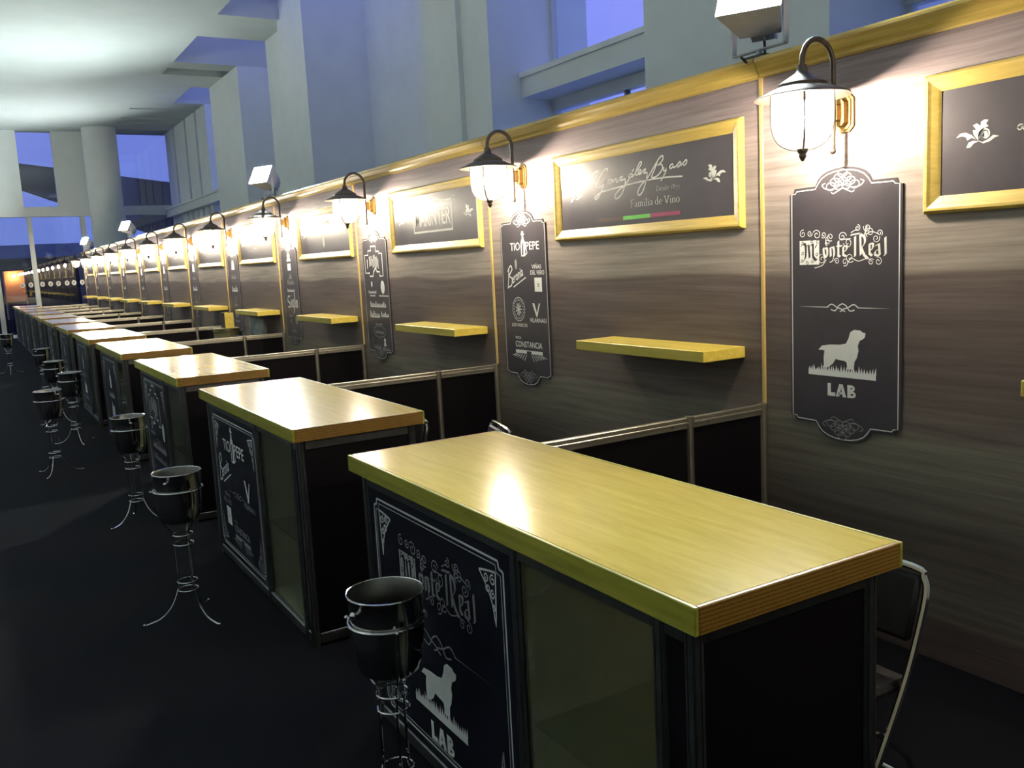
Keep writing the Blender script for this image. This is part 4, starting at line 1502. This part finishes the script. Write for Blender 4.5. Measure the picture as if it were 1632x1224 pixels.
# grey jacket hanging under the shelf, dark backpack below it
o = empty('hanging_jacket', (-.13, yb - 1.9, .80))
v, f = [], []
nx, nz = 13, 9
for i in range(nz):
    for j in range(nx):
        a = 2 * math.pi * j / nx
        w_ = .10 + .13 * (1 - abs(i / (nz - 1) - .45) ** 1.5)
        fold = 1 + .13 * math.sin(5 * a + i * .5) * (i / nz)
        v.append((.085 * math.sin(a) * fold, w_ * 1.15 * math.cos(a) * fold, .40 * (1 - i / (nz - 1)) + .03 * math.sin(3 * a) * (i / nz)))
for i in range(nz - 1):
    for j in range(nx):
        f.append((i * nx + j, (i + 1) * nx + j, (i + 1) * nx + (j + 1) % nx, i * nx + (j + 1) % nx))
f.append(tuple(range(nx)))
f.append(tuple(reversed(range((nz - 1) * nx, nz * nx))))
MB().raw(v, f).build('jacket_body', 'grey_cloth', o, True)
MB().tube([(0, 0, .39), (0, 0, .407)], .006, 6).build('hanger_loop', 'black_plastic', o)
tag(o, 'grey jacket hanging from a yellow shelf', 'jacket')
o = empty('backpack', (-.42, yb - 2.15, 0))
MB().bbox(-.14, .14, -.17, .17, .48, .98, .06).build('pack_body', 'black_cloth', o, True)
MB().bbox(-.19, -.13, -.12, .12, .52, .75, .025).build('front_pocket', 'black_cloth', o, True)
MB().tube(spline([(0, -.05, .97), (0, -.03, 1.02), (0, .03, 1.02), (0, .05, .97)], 4), .009, 6).build('carry_loop', 'black_cloth', o, True)
tag(o, 'black backpack on a stool beneath a yellow shelf', 'backpack')
o = empty('stool', (-.42, yb - 2.15, 0))
MB().lathe([(.17, .45), (.18, .455), (.18, .475), (.17, .48)], 20).build('seat', 'black_vinyl', o, True)
for j in range(4):
    a = R(45 + 90 * j)
    MB().tube([(.14 * math.cos(a), .14 * math.sin(a), .45), (.18 * math.cos(a), .18 * math.sin(a), 0.0)], .011, 8).build('leg', 'dark_aluminium', o, True)
tag(o, 'low round stool carrying a black backpack', 'stool')


# -------- floodlights on top of the wall
def make_flood():
    t = empty('floodlight')
    MB().box(-.03, .03, -.05, .05, 0, .012).build('clamp', 'black_plastic', t)
    q = MB()
    for s_ in (-1, 1):
        q.box(-.012, .012, s_ * .125 - .003, s_ * .125 + .003, .035, .19)
    q.box(-.012, .012, -.125, .125, .03, .035).box(-.008, .008, -.008, .008, .012, .03)
    q.build('yoke', 'flood_housing', t)
    h = empty('lamp_head')
    hd = MB().raw([(-.11, -.115, -.09), (-.11, .115, -.09), (-.11, .115, .09), (-.11, -.115, .09), (.06, -.075, -.055), (.06, .075, -.055), (.06, .075, .055), (.06, -.075, .055), (-.085, -.10, -.075), (-.085, .10, -.075), (-.085, .10, .075), (-.085, -.10, .075)],
                  [(0, 1, 5, 4), (1, 2, 6, 5), (2, 3, 7, 6), (3, 0, 4, 7), (4, 5, 6, 7), (0, 8, 9, 1), (1, 9, 10, 2), (2, 10, 11, 3), (3, 11, 8, 0), (8, 11, 10, 9)])
    bpy.data.objects.remove(h)
    hd.box(.06, .11, -.04, .04, -.035, .035)
    ho = hd.build('housing', 'flood_housing', t)
    ho.location = (0, 0, .165)
    ho.rotation_euler = (0, R(30), R(28))
    MB().box(-.092, -.088, -.085, .085, -.062, .062).build('lamp_face', 'flood_glow', ho)
    for i in range(5):
        MB().box(.064, .10, -.05 + .022 * i, -.046 + .022 * i, -.045, .045).build('cooling_fin', 'flood_housing', ho)
    MB().tube(spline([(.1, 0, -.03), (.13, .0, -.10), (.08, .03, -.16), (.03, .05, -.165)], 4), .005, 6).build('cable', 'black_plastic', ho, True)
    return t


fl0 = make_flood()
for i, (y, lab) in enumerate(((3.16, 'white floodlight on the cornice above the dog plaque'), (11.2, 'white floodlight on the cornice above the blackletter plaque'),
                              (22.2, 'white floodlight on the cornice between the eighth and ninth lanterns from the dog plaque'), (30.3, 'white floodlight on the cornice right by the round column'))):
    o = fl0 if i == 0 else copy_tree(fl0)
    o.location = (.0, y, 2.645)
    o.scale = (1.3, 1.3, 1.3)
    tag(o, lab, 'floodlight', 'floodlights along the wall top')
# the same floodlights on brackets along the opposite side of the hall
for i, y in enumerate((4.0, 12.0, 20.0, 28.0)):
    o = copy_tree(fl0)
    o.location = (X_L + .2, y, 3.05)
    o.scale = (1.3, 1.3, 1.3)
    o.rotation_euler = (0, 0, math.pi)
    for ch in o.children:
        if ch.name.startswith('housing'):
            ch.rotation_euler = (0, R(80), 0)
    MB().box(-.04, .154, -.03, .03, -.02, 0).build('wall_bracket', 'flood_housing', o)
    tag(o, 'white floodlight on a bracket of the plain left wall, %s from the back wall' % ORD[i], 'floodlight', 'floodlights on the left wall')
